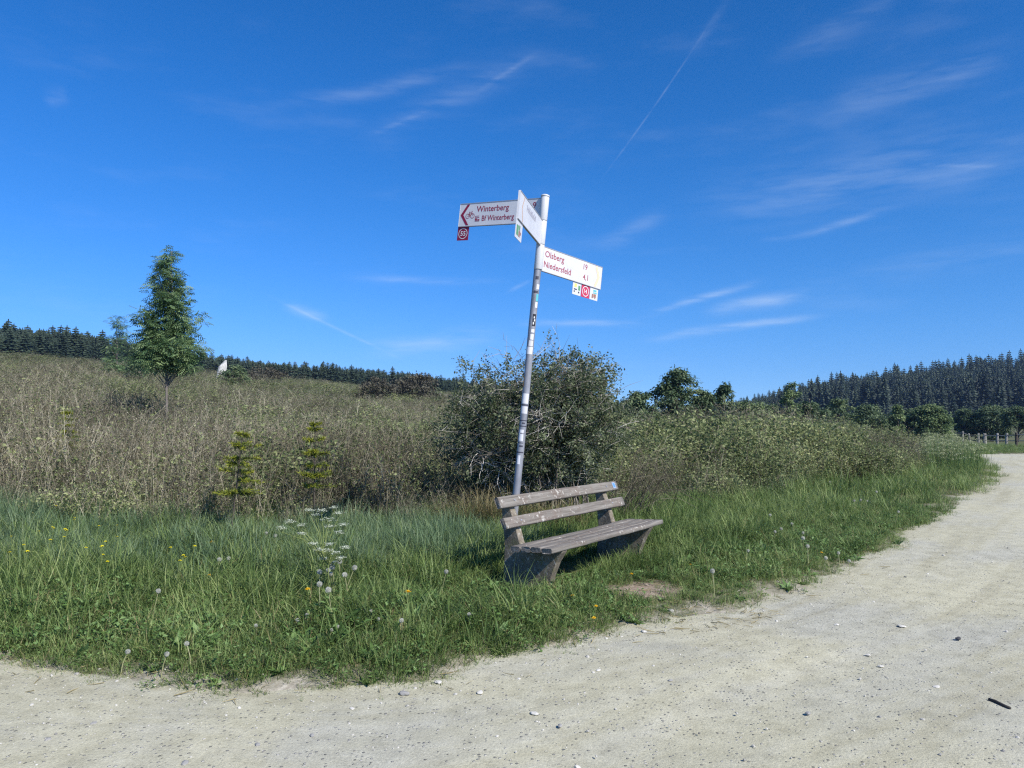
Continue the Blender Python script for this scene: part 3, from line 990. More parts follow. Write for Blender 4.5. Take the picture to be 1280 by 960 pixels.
# ------------------------------------------------------------------ trees and shrubs
def spruce_mesh(rnd, h, r, whorls, per, mb=None, needle_mi=0, trunk_mi=1):
    """a spruce: whorls of drooping, toothed boughs round a straight trunk"""
    mb = mb or MB()
    mb.tube([(0, 0, -0.3), (0, 0, h * 0.5), (0, 0, h * 0.96)], [h * 0.014, h * 0.009, h * 0.002], 5, trunk_mi, 0.5, False)
    for w in range(whorls):
        u = w / (whorls - 1)
        z = h * (0.10 + 0.87 * u)
        R_ = r * (1 - u) ** 0.50 * rnd.uniform(0.75, 1.15) + 0.05 * r
        k = max(5, int(per * (1 - 0.5 * u)))
        off = rnd.uniform(0, 6.28)
        for j in range(k):
            a = off + 6.283 * j / k + rnd.gauss(0, 0.12)
            L = R_ * rnd.uniform(0.75, 1.15)
            dz = -0.30 * L + 0.25 * L * u
            ca, sa = math.cos(a), math.sin(a)
            wd = L * 0.34
            tint = min(1, max(0, rnd.gauss(0.5, 0.2)))
            up = h * 0.03
            def P_(s_, o_, zz_): return (ca * s_ - sa * o_, sa * s_ + ca * o_, z + zz_)
            vs = [P_(0, 0, up), P_(L * .4, wd * .6, dz * .25 - up * .3), P_(L * .55, 0, dz * .4 + up * .5), P_(L * .4, -wd * .6, dz * .25 - up * .3),
                  P_(L * .75, wd * .55, dz * .9 - up * .6), P_(L, 0, dz), P_(L * .75, -wd * .55, dz * .9 - up * .6)]
            mb.add(vs, [(0, 1, 2), (0, 2, 3), (1, 4, 2), (2, 4, 5), (2, 5, 6), (3, 2, 6)], needle_mi, tint)
    # leader
    mb.tube([(0, 0, h * 0.93), (0, 0, h * 0.985)], [h * 0.010, h * 0.004], 4, needle_mi, 0.7, False)
    return mb


# dense far wood on the ridge: spruces too small to tell their boughs apart
sp_protos = [spruce_mesh(rr, 1.0, 0.20, 17, 10) for _ in range(4)]
xs, ys = rng.uniform(-210, 60, 15000), rng.uniform(150, 250, 15000)
ui = xs / ys
rad = np.sqrt(xs ** 2 + ys ** 2)
edge_r = 196 + 10 * vnoise(xs, ys, 0.02, 2) - 14 * smoothstep(-0.45, -0.68, ui)
keep = (rad > edge_r) & (ui < 0.17 + 0.0 * xs) & (ui > -0.86) & (rng.random(len(xs)) < 0.9)
xs, ys, ui, rad, edge_r = (a[keep] for a in (xs, ys, ui, rad, edge_r))
n = len(xs)
hh = (4.9 + 1.6 * smoothstep(-0.35, -0.6, ui)) * rng.uniform(0.7, 1.15, n) * (1 + 0.2 * vnoise(xs, ys, 0.05, 2)) * (1 - 0.35 * smoothstep(-0.1, 0.12, ui))
hh = np.where(rng.random(n) < 0.05, hh * 1.22, hh)
scl = np.stack([hh * 1.45, hh * 1.45, hh], 1)
rot = np.stack([np.zeros(n), np.zeros(n), rng.uniform(0, 6.283, n)], 1)
scatter('ridge_spruce_wood', 'dense dark spruce wood along the crest of the hill', sp_protos, np.stack([xs, ys, ground_z(xs, ys) - 0.1], 1), rot, scl,
        rng.integers(0, 4, n), np.clip(rng.normal(0.55, 0.2, n), 0, 1), [M['needle'], M['bark_dark']])

# spruces of the wood on the right-hand hill
xs, ys = [], []
for gy_ in np.arange(214, 420, 4.6):
    for gx_ in np.arange(0.26 * gy_, 0.80 * gy_, 3.7):
        xs.append(gx_ + rng.normal(0, 1.6)); ys.append(gy_ + rng.normal(0, 2.0))
xs, ys = np.array(xs), np.array(ys)
front = 222 + 40 * smoothstep(0.5, 0.3, xs / ys) + 8 * vnoise(xs, ys, 0.03, 2)
k = (ys > front) & (rng.random(len(xs)) < 0.93)
xs, ys = xs[k], ys[k]
zs = ground_z(xs, ys)
hts = 12.5 * np.clip(rng.normal(0.98, 0.19, len(xs)), 0.5, 1.4) * (1 + .12 * vnoise(xs, ys, .05, 2)) * (1 - 0.45 * smoothstep(0.42, 0.28, xs / ys))
order = np.argsort(ys)
near_i = [i for i in order if 0.30 < xs[i] / ys[i] < 0.70][:240]
far_i = np.array([i for i in order if i not in set(near_i)])
sp_meshes = []
for v in range(5):
    mb = spruce_mesh(rr, 14.0, 2.5, 22, 11)
    o = mb.build('spruce_tree', [M['needle_alone'], M['bark_dark']])
    sp_meshes.append(o.data)
    bpy.data.objects.remove(o)
for i in near_i:
    o = bpy.data.objects.new('spruce_tree', sp_meshes[int(rng.integers(0, 5))])
    COL.objects.link(o)
    o.location = (xs[i], ys[i], zs[i] - 0.2)
    s_ = hts[i] / 14.0
    o.scale = (s_ * rng.uniform(0.9, 1.15), s_ * rng.uniform(0.9, 1.15), s_)
    o.rotation_euler = (0, 0, rng.uniform(0, 6.283))
    o.rotation_euler = (rng.normal(0, .02), rng.normal(0, .02), rng.uniform(0, 6.283))
    tag(o, 'tall dark spruce in the front of the wood on the hill beyond the fence', 'tree', 'spruces at the front of the hillside wood')
n = len(far_i)
hh = hts[far_i]
scatter('hill_spruce_wood', 'dark blue green spruce wood climbing the hill behind the front spruces', sp_protos,
        np.stack([xs[far_i], ys[far_i], zs[far_i] - 0.2], 1), np.stack([np.zeros(n), np.zeros(n), rng.uniform(0, 6.283, n)], 1),
        np.stack([hh * 0.95, hh * 0.95, hh], 1), rng.integers(0, 4, n), np.clip(rng.normal(0.5, 0.2, n), 0, 1), [M['needle'], M['bark_dark']])


def leafy_tree(name, label, base, height, crown, leaf_mat, seed, n_clumps, per, leaf_len, trunk_r, trunk_mat, group=None, cat='tree', trunk_frac=0.3,
               clump_r=0.2, pinnate=False, stems=1, lean=0.0, taper=False):
    """crown: function u in 0..1 (height fraction of the crown) -> radius"""
    rnd = random.Random(seed)
    root = empty(name, base)
    tr, cr = MB(), MB()
    z0 = height * trunk_frac
    tops = []
    for s_ in range(stems):
        ox, oy = (rnd.gauss(0, trunk_r * 4), rnd.gauss(0, trunk_r * 4)) if stems > 1 else (0, 0)
        P_ = [Vector((ox + lean * u * height + rnd.gauss(0, height * 0.008), oy + rnd.gauss(0, height * 0.008), -0.15 + u * (height * 0.96 + 0.15))) for u in (0, .2, .4, .6, .8, 1)]
        tr.tube(P_, [trunk_r * (1.15 - 0.98 * u) for u in (0, .2, .4, .6, .8, 1)], 7, 0, 0.5, False)
        tops.append(P_)
    for c in range(n_clumps):
        u = (1 - math.sqrt((c + rnd.random()) / n_clumps)) if taper else rnd.random() ** 0.9
        Rm = crown(u)
        cr_ = clump_r * ((0.50 + 0.50 * (1 - u)) if taper else 1.0)
        a = rnd.uniform(0, 6.283)
        q = Rm * math.sqrt(rnd.uniform(0.08, 1.0)) * rnd.uniform(0.85, 1.12)
        z = z0 + (height - z0) * u
        ctr = Vector((lean * z + q * math.cos(a), q * math.sin(a), z))
        P_ = tops[c % stems]
        za = max(0.05, z - q * rnd.uniform(0.7, 1.3)) / (height * 0.96)
        i = min(int(za * 5), 4)
        st = P_[i].lerp(P_[i + 1], min(1, za * 5 - i))
        mid_ = st.lerp(ctr, 0.55) + Vector((0, 0, -0.05 * q))
        br = trunk_r * 0.30
        tr.tube([st, mid_, ctr], [br, br * 0.6, br * 0.2], 4, 0, 0.5, False)
        base_t = rnd.gauss(0.5, 0.16)
        for j in range(per):
            d = Vector((rnd.gauss(0, 1), rnd.gauss(0, 1), rnd.gauss(0, 0.8)))
            d = d.normalized() * (cr_ * rnd.random() ** 0.45 * rnd.uniform(0.6, 1.25))
            p = ctr + d
            outw = Vector((p.x, p.y, 0.3 * height)) + Vector((rnd.gauss(0, .3), rnd.gauss(0, .3), 0))
            nrm = Vector((rnd.gauss(0, .6), rnd.gauss(0, .6), 1.0)) + d * (0.6 / clump_r)
            dr = Vector((d.x, d.y, -0.35 * clump_r)) + Vector((rnd.gauss(0, .6), rnd.gauss(0, .6), rnd.gauss(0, .4))) * clump_r
            tint = min(1, max(0, base_t + rnd.gauss(0, 0.13)))
            if pinnate:
                dr.normalize()
                sd_ = dr.cross(nrm).normalized()
                for e in range(4):
                    for sg in (-1, 1):
                        q_ = p + dr * leaf_len * (0.2 + 0.25 * e)
                        leaf(cr, q_, sd_ * sg + dr * 0.5, nrm, leaf_len * 0.42, leaf_len * 0.15, 0, tint)
                leaf(cr, p + dr * leaf_len * 1.05, dr, nrm, leaf_len * 0.42, leaf_len * 0.15, 0, tint)
            else:
                leaf(cr, p, dr, nrm, leaf_len * rnd.uniform(0.7, 1.3), leaf_len * rnd.uniform(0.45, 0.7), 0, tint)
    tr.build('trunk', trunk_mat, root, True)
    cr.build('crown', leaf_mat, root)
    tag(root, label, cat, group)
    return root


def place(px, py_top, depth):
    """ground point under a pixel column at a depth, and the height that reaches the given pixel row"""
    p = at_depth(px, py_top, depth)
    z = gz(p.x, p.y)
    return (p.x, p.y, z), p.z - z


# rowan standing alone in the scrub
b_, h_ = place(214, 304, 20.0)
leafy_tree('rowan_tree', 'slender young rowan tree with a pointed crown standing alone in the brown scrub', b_, h_,
           lambda u: 0.02 + 0.82 * (1 - u) ** 0.70 * math.sin(min(1.0, (u + 0.16) / 0.34) * math.pi / 2) * (1 + .16 * math.sin(u * 19)), M['rowan_leaf'], 5, 135, 24, 0.20, 0.036, M['bark'],
           trunk_frac=0.40, clump_r=0.30, pinnate=True, taper=True)
b_, h_ = place(147, 398, 62.0)
leafy_tree('rowan_tree', 'low bushy rowan just behind the pointed rowan tree', b_, h_,
           lambda u: 0.95 * math.sqrt(max(0.02, 1 - u)), M['rowan_leaf'], 8, 42, 20, 0.30, 0.07, M['bark'], trunk_frac=0.08, clump_r=0.5, pinnate=True)
b_, h_ = place(176, 430, 58.0)
leafy_tree('rowan_sapling', 'dark rounded sapling filling the gap beside the pointed rowan tree', b_, h_,
           lambda u: 1.0 * math.sqrt(max(0.03, 1 - (2 * u - 1) ** 2)), M['tree_leaf'], 9, 40, 60, 0.18, 0.06, M['bark'], trunk_frac=0.05, clump_r=0.5)

# hedge trees beyond the scrub, in front of the hill
round_c = lambda r: (lambda u: r * math.sqrt(max(0.05, 1 - (1.75 * u - 0.75) ** 2)))
hedge = [
    (846, 464, 42, 1.35, 'tree_leaf', 130, 70, 'dense dark round hawthorn standing above the scrub behind the shrub', 0.14),
    (878, 488, 44, 0.8, 'tree_leaf', 50, 70, 'smaller dark bush pressed against the round hawthorn', 0.14),
    (906, 480, 46, 0.62, 'tree_leaf', 40, 60, 'small ragged bush between the round hawthorn and the wispy birch', 0.14),
    (935, 503, 52, 1.5, 'tree_leaf_light', 70, 60, 'low bright bush right behind the scrub beside the wispy birch', 0.10),
    (988, 478, 60, 0.75, 'tree_leaf_light', 50, 40, 'wispy pale birch sapling rising in front of the spruce wood', 0.15),
    (1012, 505, 62, 1.7, 'tree_leaf', 70, 60, 'rounded green bush at the foot of the wispy birch', 0.10),
    (1048, 500, 66, 1.4, 'tree_leaf', 70, 50, 'loose dark green tree in front of the lower end of the spruce wood', 0.12),
    (1085, 508, 72, 2.2, 'tree_leaf', 100, 60, 'broad dark green bush in the hedge below the spruce wood', 0.08),
    (1122, 508, 70, 0.55, 'tree_leaf_light', 30, 50, 'narrow yellow green sapling in the hedge below the spruce wood', 0.10),
    (1163, 508, 72, 2.0, 'tree_leaf_light', 130, 70, 'big round bright green tree at the hedge end beside the fence', 0.06),
    (1140, 515, 74, 1.7, 'tree_leaf', 80, 60, 'green bush filling the hedge beside the big bright round tree', 0.06),
    (1206, 512, 92, 1.5, 'tree_leaf', 80, 60, 'small round tree behind the left end of the fence', 0.14),
    (1238, 510, 90, 2.2, 'tree_leaf', 120, 70, 'wide domed tree behind the middle of the fence', 0.10),
    (1272, 509, 84, 1.7, 'tree_leaf', 80, 60, 'tree with a bare lower trunk behind the right end of the fence', 0.45),
    (1310, 506, 90, 2.3, 'tree_leaf', 80, 60, 'domed tree past the end of the fence', 0.15),
    (960, 506, 56, 1.4, 'tree_leaf', 60, 60, 'dark low bush in the gap left of the wispy birch', 0.08),
    (800, 492, 40, 1.1, 'tree_leaf', 50, 60, 'low dark bush half hidden behind the twiggy shrub', 0.10),
    (292, 459, 74, 1.6, 'tree_leaf', 60, 60, 'low dark green bush on the slope in front of the pale stump', 0.05),
    (520, 470, 88, 3.0, 'scrub_dark', 70, 70, 'wide dark brown thicket on the slope left of the twiggy shrub', 0.05),
    (470, 474, 70, 2.0, 'scrub_dark', 50, 60, 'smaller dark brown thicket further left on the slope', 0.05),
    (330, 462, 110, 4.0, 'scrub_dark', 60, 70, 'long dark thicket below the ridge wood', 0.05),
]
for i_, (px, py, dp, r_, mt, nc, per, lab, tf) in enumerate(hedge):
    b_, h_ = place(px, py, dp)
    leafy_tree('thicket' if mt == 'scrub_dark' else 'hedge_tree', lab, b_, max(h_, 1.2), round_c(r_), M[mt], 40 + i_, nc, per, 0.10 + dp * 0.0018, 0.05 + 0.008 * h_, M['bark_dark'],
               group=None, cat='bush' if h_ < 3.2 else 'tree', trunk_frac=tf, clump_r=0.36 * max(0.75, r_ / 1.6), stems=1)


# big twiggy shrub behind the signpost
def twiggy_shrub():
    rnd = random.Random(77)
    bx, by = 0.42, 10.6
    root = empty('shrub', (bx, by, gz(bx, by)))
    tw, lf, dead = MB(), MB(), MB()
    leaf_spots = []
    for s_ in range(230):
        a = rnd.uniform(0, 6.283)
        fall = rnd.random()
        reach = 1.25 * math.sqrt(fall)
        top = (2.46 if rnd.random() < 0.15 else 2.30) * (1 - 0.36 * fall ** 1.8) * rnd.uniform(0.74, 1.02)
        x0, y0 = rnd.gauss(0, 0.28), rnd.gauss(0, 0.22)
        x1, y1 = math.cos(a) * reach * (1.15 if math.cos(a) < 0 else 1.0), math.sin(a) * reach * 0.9
        left_low = (x1 < -0.35 and rnd.random() < 0.6)
        if left_low: top *= 0.75
        P_ = []
        for u in (0, .2, .4, .6, .8, 1.0):
            w_ = u ** 1.15
            P_.append(Vector((x0 + (x1 - x0) * w_ + rnd.gauss(0, .035), y0 + (y1 - y0) * w_ + rnd.gauss(0, .035), -0.05 + top * math.sin(u * 1.5) / math.sin(1.5))))
        r0 = rnd.uniform(0.007, 0.017)
        tint = rnd.random()
        tw.tube(P_, [r0, r0 * .85, r0 * .7, r0 * .5, r0 * .35, r0 * .12], 4, 0, tint * .45, False)
        bare_ = (left_low and rnd.random() < .55) or rnd.random() < 0.22
        for k in range(11):
            u = rnd.uniform(0.22, 1.0)
            i = min(int(u * 5), 4)
            p = P_[i].lerp(P_[i + 1], u * 5 - i)
            L = rnd.uniform(0.18, 0.5)
            d = Vector((rnd.gauss(0, 1) + 0.6 * math.cos(a), rnd.gauss(0, 1) + 0.6 * math.sin(a), rnd.gauss(0.35, 0.7))).normalized()
            q = p + d * L * 0.5 + Vector((0, 0, rnd.gauss(0, .03)))
            e = p + d * L + Vector((rnd.gauss(0, .06), rnd.gauss(0, .06), rnd.gauss(-0.02, .06)))
            tw.tube([p, q, e], [r0 * .38, r0 * .26, r0 * .1], 3, 0, tint, False)
            for m_ in range(3):
                p2 = p.lerp(e, rnd.uniform(0.25, 1.0))
                d2 = (d + Vector((rnd.gauss(0, 1), rnd.gauss(0, 1), rnd.gauss(0, 1))) * 0.9).normalized()
                e2 = p2 + d2 * rnd.uniform(0.06, 0.2)
                tw.tube([p2, e2], [0.0030, 0.0014], 3, 0, tint, False)
                if not bare_ and (p2.z > 0.75 or rnd.random() < 0.7):
                    leaf_spots.append((p2, e2, d2))
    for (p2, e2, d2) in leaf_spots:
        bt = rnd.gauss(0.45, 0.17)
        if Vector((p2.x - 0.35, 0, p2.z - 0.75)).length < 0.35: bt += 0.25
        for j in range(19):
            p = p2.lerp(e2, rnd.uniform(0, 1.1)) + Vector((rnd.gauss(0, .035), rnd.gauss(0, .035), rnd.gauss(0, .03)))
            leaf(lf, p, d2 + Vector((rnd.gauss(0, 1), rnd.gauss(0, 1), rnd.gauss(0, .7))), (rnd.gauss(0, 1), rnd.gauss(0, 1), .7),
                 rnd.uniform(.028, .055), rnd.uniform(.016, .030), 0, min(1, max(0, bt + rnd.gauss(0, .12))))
    tw.build('branches', M['bush_twig'], root)
    lf.build('foliage', M['bush_leaf'], root)
    # thin shoots that stick out of the top
    sh = MB()
    for k in range(34):
        a = rnd.uniform(0, 6.283)
        x, y = rnd.uniform(-1.0, 1.15), rnd.gauss(0, .35)
        z = 2.25 - 0.45 * abs(x) ** 1.5 + rnd.uniform(-.1, .1)
        d = Vector((rnd.gauss(0.35, .5), rnd.gauss(0, .4), rnd.uniform(.3, 1))).normalized()
        L = rnd.uniform(.25, .6)
        sh.tube([(x, y, z), Vector((x, y, z)) + d * L * .5 + Vector((0, 0, .02)), Vector((x, y, z)) + d * L], [.0035, .0028, .001], 3, 0, rnd.random(), False)
    sh.build('shoots', M['bush_twig'], root)
    tag(root, 'large dense twiggy shrub with grey branches behind the signpost and bench', 'shrub')
    # dry collapsed canes at its right foot
    r2 = empty('dry_canes', (1.62, 10.35, gz(1.62, 10.35)))
    dc = MB()
    for k in range(75):
        a = rnd.gauss(0.1, 0.75)
        L = rnd.uniform(0.5, 1.15)
        h0 = rnd.uniform(0.45, 1.15)
        x0, y0 = rnd.gauss(-0.15, .22), rnd.gauss(0, .25)
        P_ = [Vector((x0 + math.cos(a) * L * u, y0 + math.sin(a) * L * u * .6, -0.03 + h0 * math.sin(min(2.6, u * 2.4)))) for u in (0, .25, .5, .75, 1)]
        dc.tube(P_, [.005, .0042, .0036, .003, .0015], 3, 0, rnd.random(), False)
        for j in range(5):
            i = rnd.randrange(1, 4)
            p = P_[i].lerp(P_[i + 1], rnd.random())
            dc.tube([p, p + Vector((rnd.gauss(.05, .1), rnd.gauss(0, .1), rnd.gauss(.02, .1)))], [.002, .0008], 3, 0, rnd.random(), False)
    dc.build('cane_bundle', M['weed_stalk'], r2)
    tag(r2, 'bundle of pale dry arching canes at the right foot of the twiggy shrub', 'dry canes')


twiggy_shrub()

# tuft of straw between shrub and post
def straw_tuft(px, py, depth, h, r, n, label, seed):
    rnd = random.Random(seed)
    p = at_depth(px, py, depth)
    mb = MB()
    for _ in range(n):
        a, q = rnd.uniform(0, 6.283), r * math.sqrt(rnd.random())
        blade(mb, q * math.cos(a), q * math.sin(a) * .6, h * rnd.uniform(.6, 1.2), rnd.uniform(.3, 1.5), rnd.uniform(0, 6.28), .007, rnd, 0, rnd.random())
    o = mb.build('straw_tuft', M['grass_dry'])
    o.location = (p.x, p.y, gz(p.x, p.y) - .02)
    tag(o, label, 'dry grass')


straw_tuft(622, 600, 9.4, 0.70, 0.34, 360, 'tuft of bleached straw between the twiggy shrub and the signpost', 4)
straw_tuft(590, 602, 9.3, 0.60, 0.36, 300, 'straw tuft under the dark left side of the twiggy shrub', 14)
straw_tuft(690, 606, 9.4, 0.62, 0.42, 320, 'straw tuft at the foot of the twiggy shrub above the bench back', 15)
straw_tuft(492, 610, 9.9, 0.42, 0.30, 160, 'reddish flattened straw tuft in the scrub left of the twiggy shrub', 6)


def young_spruce(px, py_top, depth, r, label, seed, tilt=0.0):
    rnd = random.Random(seed)
    b_, h_ = place(px, py_top, depth)
    root = empty('spruce_sapling', b_, (0, tilt, 0))
    tr, nd_ = MB(), MB()
    tr.tube([(0, 0, -.05), (0, 0, h_ * .97)], [.014, .004], 5)
    for w in range(9):
        u = w / 8
        z = h_ * (.42 + .56 * u) + rnd.gauss(0, .03)
        for j in range(7 if u < .7 else 5):
            a = rnd.uniform(0, 6.283)
            L = (r * (1 - u) ** .5 + .06) * rnd.uniform(.35, 1.2)
            e = Vector((math.cos(a) * L, math.sin(a) * L, rnd.uniform(-.05, .25) * L))
            c0 = Vector((0, 0, z))
            tr.tube([c0, c0 + e], [.005, .002], 3)
            for k in range(70):
                s_ = rnd.uniform(.15, 1.05)
                p = c0 + e * s_
                d = e.normalized() + Vector((rnd.gauss(0, .9), rnd.gauss(0, .9), rnd.gauss(.2, .7)))
                leaf(nd_, p, d, (rnd.gauss(0, 1), rnd.gauss(0, 1), 1), rnd.uniform(.03, .06), .008, 0, min(1, max(0, .18 + .85 * s_ * (.55 + .45 * u) + rnd.gauss(0, .12))))
    tr.build('trunk', M['bark_dark'], root)
    nd_.build('crown', M['young_needle'], root)
    tag(root, label, 'sapling')


young_spruce(290, 543, 8.5, .22, 'small spruce sapling with bright yellow green shoots at the front of the scrub', 21, 0.10)
young_spruce(394, 530, 9.1, .14, 'thin dark spruce sapling with a few yellow shoot tips in the scrub', 22)
young_spruce(86, 516, 11.5, .12, 'tiny yellowish sapling in the scrub below the rowan trees', 23)


# ------------------------------------------------------------------ the bench
def bench():
    A = on_level(690, 686, 0.45)
    B = on_level(829, 650, 0.45)
    ang = math.atan2(B.y - A.y, B.x - A.x)
    L = (B - A).length
    root = empty('park_bench', (A.x, A.y, 0.0), (0, 0, ang))
    rnd = random.Random(12)

    def plank(name, x0, x1, y, z, w, th, tilt, bow=0.0):
        """board along x, cross-section w (along tilt) by th, rounded edges, slightly uneven"""
        n, prof = 30, []
        r_ = min(th, w) * 0.30
        for (cx_, cz_, a0) in ((w / 2 - r_, th / 2 - r_, 0), (-w / 2 + r_, th / 2 - r_, 90), (-w / 2 + r_, -th / 2 + r_, 180), (w / 2 - r_, -th / 2 + r_, 270)):
            for k in (0, 30, 60, 90):
                prof.append((cx_ + r_ * math.cos(R(a0 + k)), cz_ + r_ * math.sin(R(a0 + k))))
        m_ = len(prof)
        vs, fs = [], []
        ph = rnd.uniform(0, 6)
        for i in range(n + 1):
            u = i / n
            x = x0 + (x1 - x0) * u
            sag = bow * (1 - (2 * u - 1) ** 2) + 0.0022 * math.sin(u * 9 + ph) + 0.0012 * math.sin(u * 31 + ph)
            for (p, q) in prof:
                p2 = p * (1 + 0.02 * math.sin(u * 17 + ph * 2)) + rnd.gauss(0, .0006)
                q2 = q + sag + rnd.gauss(0, .0006)
                vs.append((x + rnd.gauss(0, .002) * (i in (0, n)), p2 * math.cos(tilt) - q2 * math.sin(tilt), p2 * math.sin(tilt) + q2 * math.cos(tilt)))
        for i in range(n):
            for k in range(m_):
                fs.append((i * m_ + k, (i + 1) * m_ + k, (i + 1) * m_ + (k + 1) % m_, i * m_ + (k + 1) % m_))
        fs.append(tuple(range(m_))); fs.append(tuple(n * m_ + k for k in range(m_))[::-1])
        o = mesh_obj(name, vs, fs, M['wood'], root)
        me = o.data
        me.polygons.foreach_set('use_smooth', [len(f) == 4 for f in fs])
        o.location = (0, y, z)
        return o

    zs_ = [0.428, 0.424, 0.419, 0.414]
    for i in range(4):
        plank('seat_plank', rnd.uniform(-.012, .012), L + rnd.uniform(-.015, .015), 0.052 + 0.104 * i, zs_[i], 0.098, 0.045, R(-2.5), -0.006)
    t1, t2 = R(66), R(66)
    plank('backrest_plank', -0.005, L + 0.01, 0.485, 0.613, 0.098, 0.042, t2, 0.004)
    top_ = plank('backrest_plank', 0.0, L - 0.005, 0.555, 0.783, 0.102, 0.042, t1, 0.004)

    prof = [(0.17, -.16), (0.155, .06), (0.125, .18), (0.075, .30), (0.02, .385), (0.012, .4025), (0.215, .399), (0.425, .388), (0.455, .44), (0.505, .60), (0.548, .70),
            (0.588, .79), (0.602, .815), (0.645, .815), (0.655, .79), (0.638, .60), (0.615, .40), (0.625, .20), (0.655, -.16)]
    for x in (0.225, 1.92):
        bm = bmesh.new()
        th = 0.039
        f0 = [bm.verts.new((x - th, p, q)) for p, q in prof]
        f1 = [bm.verts.new((x + th, p, q)) for p, q in prof]
        bm.faces.new(f0[::-1]); bm.faces.new(f1)
        for k in range(len(prof)):
            k2 = (k + 1) % len(prof)
            bm.faces.new((f0[k], f0[k2], f1[k2], f1[k]))
        bmesh.ops.recalc_face_normals(bm, faces=bm.faces)
        bmesh.ops.bevel(bm, geom=[e for e in bm.edges], offset=0.006, segments=1, affect='EDGES')
        me = bpy.data.meshes.new('support')
        bm.to_mesh(me); bm.free()
        me.materials.append(M['concrete'])
        o = bpy.data.objects.new('support', me); COL.objects.link(o); o.parent = root
    # screw heads on the boards over the supports, and the sticker at the end of the top board
    for x in (0.225, 1.92):
        for (y, z, tl) in ((0.4635, 0.623, t2), (0.5335, 0.793, t1)):
            mb = MB()
            nrm = Vector((0, -math.sin(tl), math.cos(tl)))
            mb.tube([Vector((x, y, z)), Vector((x, y, z)) + nrm * .006], [.009, .007], 8)
            mb.build('screw', M['sign_back'], root)
    mb = MB()
    nrm = Vector((0, -math.sin(t1), math.cos(t1))); upv = Vector((0, math.cos(t1), math.sin(t1)))
    c = Vector((L - 0.085, 0.555, 0.783)) + nrm * 0.0240
    for (sx, sy, mi, dz) in ((.034, .034, 0, 0), (.022, .024, 1, .001)):
        cc = c + nrm * dz
        X = Vector((1, 0, 0))
        q = [cc - X * sx - upv * sy, cc + X * sx - upv * sy, cc + X * sx + upv * sy, cc - X * sx + upv * sy]
        mb.add(q + [p + nrm * .0008 for p in q], [(4, 5, 6, 7), (0, 1, 5, 4), (1, 2, 6, 5), (2, 3, 7, 6), (3, 0, 4, 7)], mi)
    s_ = mb.build('sticker', [M['sticker_grey'], M['blue_print']], root)
    tag(root, 'weathered grey wooden bench on mossy concrete supports in the verge grass', 'bench')


bench()


# ------------------------------------------------------------------ the signpost
_dg = None


def text_verts(txt, cap, width=None):
    """outline of a word as a flat mesh: baseline at y = 0, starting at x = 0"""
    def grab(s_):
        cu = bpy.data.curves.new('lettering', 'FONT')
        cu.body = s_
        cu.size = 1.0
        cu.resolution_u = 3
        cu.offset = 0.012
        ob = bpy.data.objects.new('lettering', cu)
        COL.objects.link(ob)
        bpy.context.view_layer.update()
        me = bpy.data.meshes.new_from_object(ob.evaluated_get(bpy.context.evaluated_depsgraph_get()))
        v = np.array([tuple(p.co) for p in me.vertices]); f = [tuple(p.vertices) for p in me.polygons]
        bpy.data.objects.remove(ob); bpy.data.curves.remove(cu); bpy.data.meshes.remove(me)
        return v, f
    h0, _ = grab('H')
    caph = h0[:, 1].max() - h0[:, 1].min()
    v, f = grab(txt)
    v[:, 0] -= v[:, 0].min()
    k = cap / caph
    kx = (width / v[:, 0].max()) if width else k
    return [(p[0] * kx, p[1] * k, 0) for p in v], f


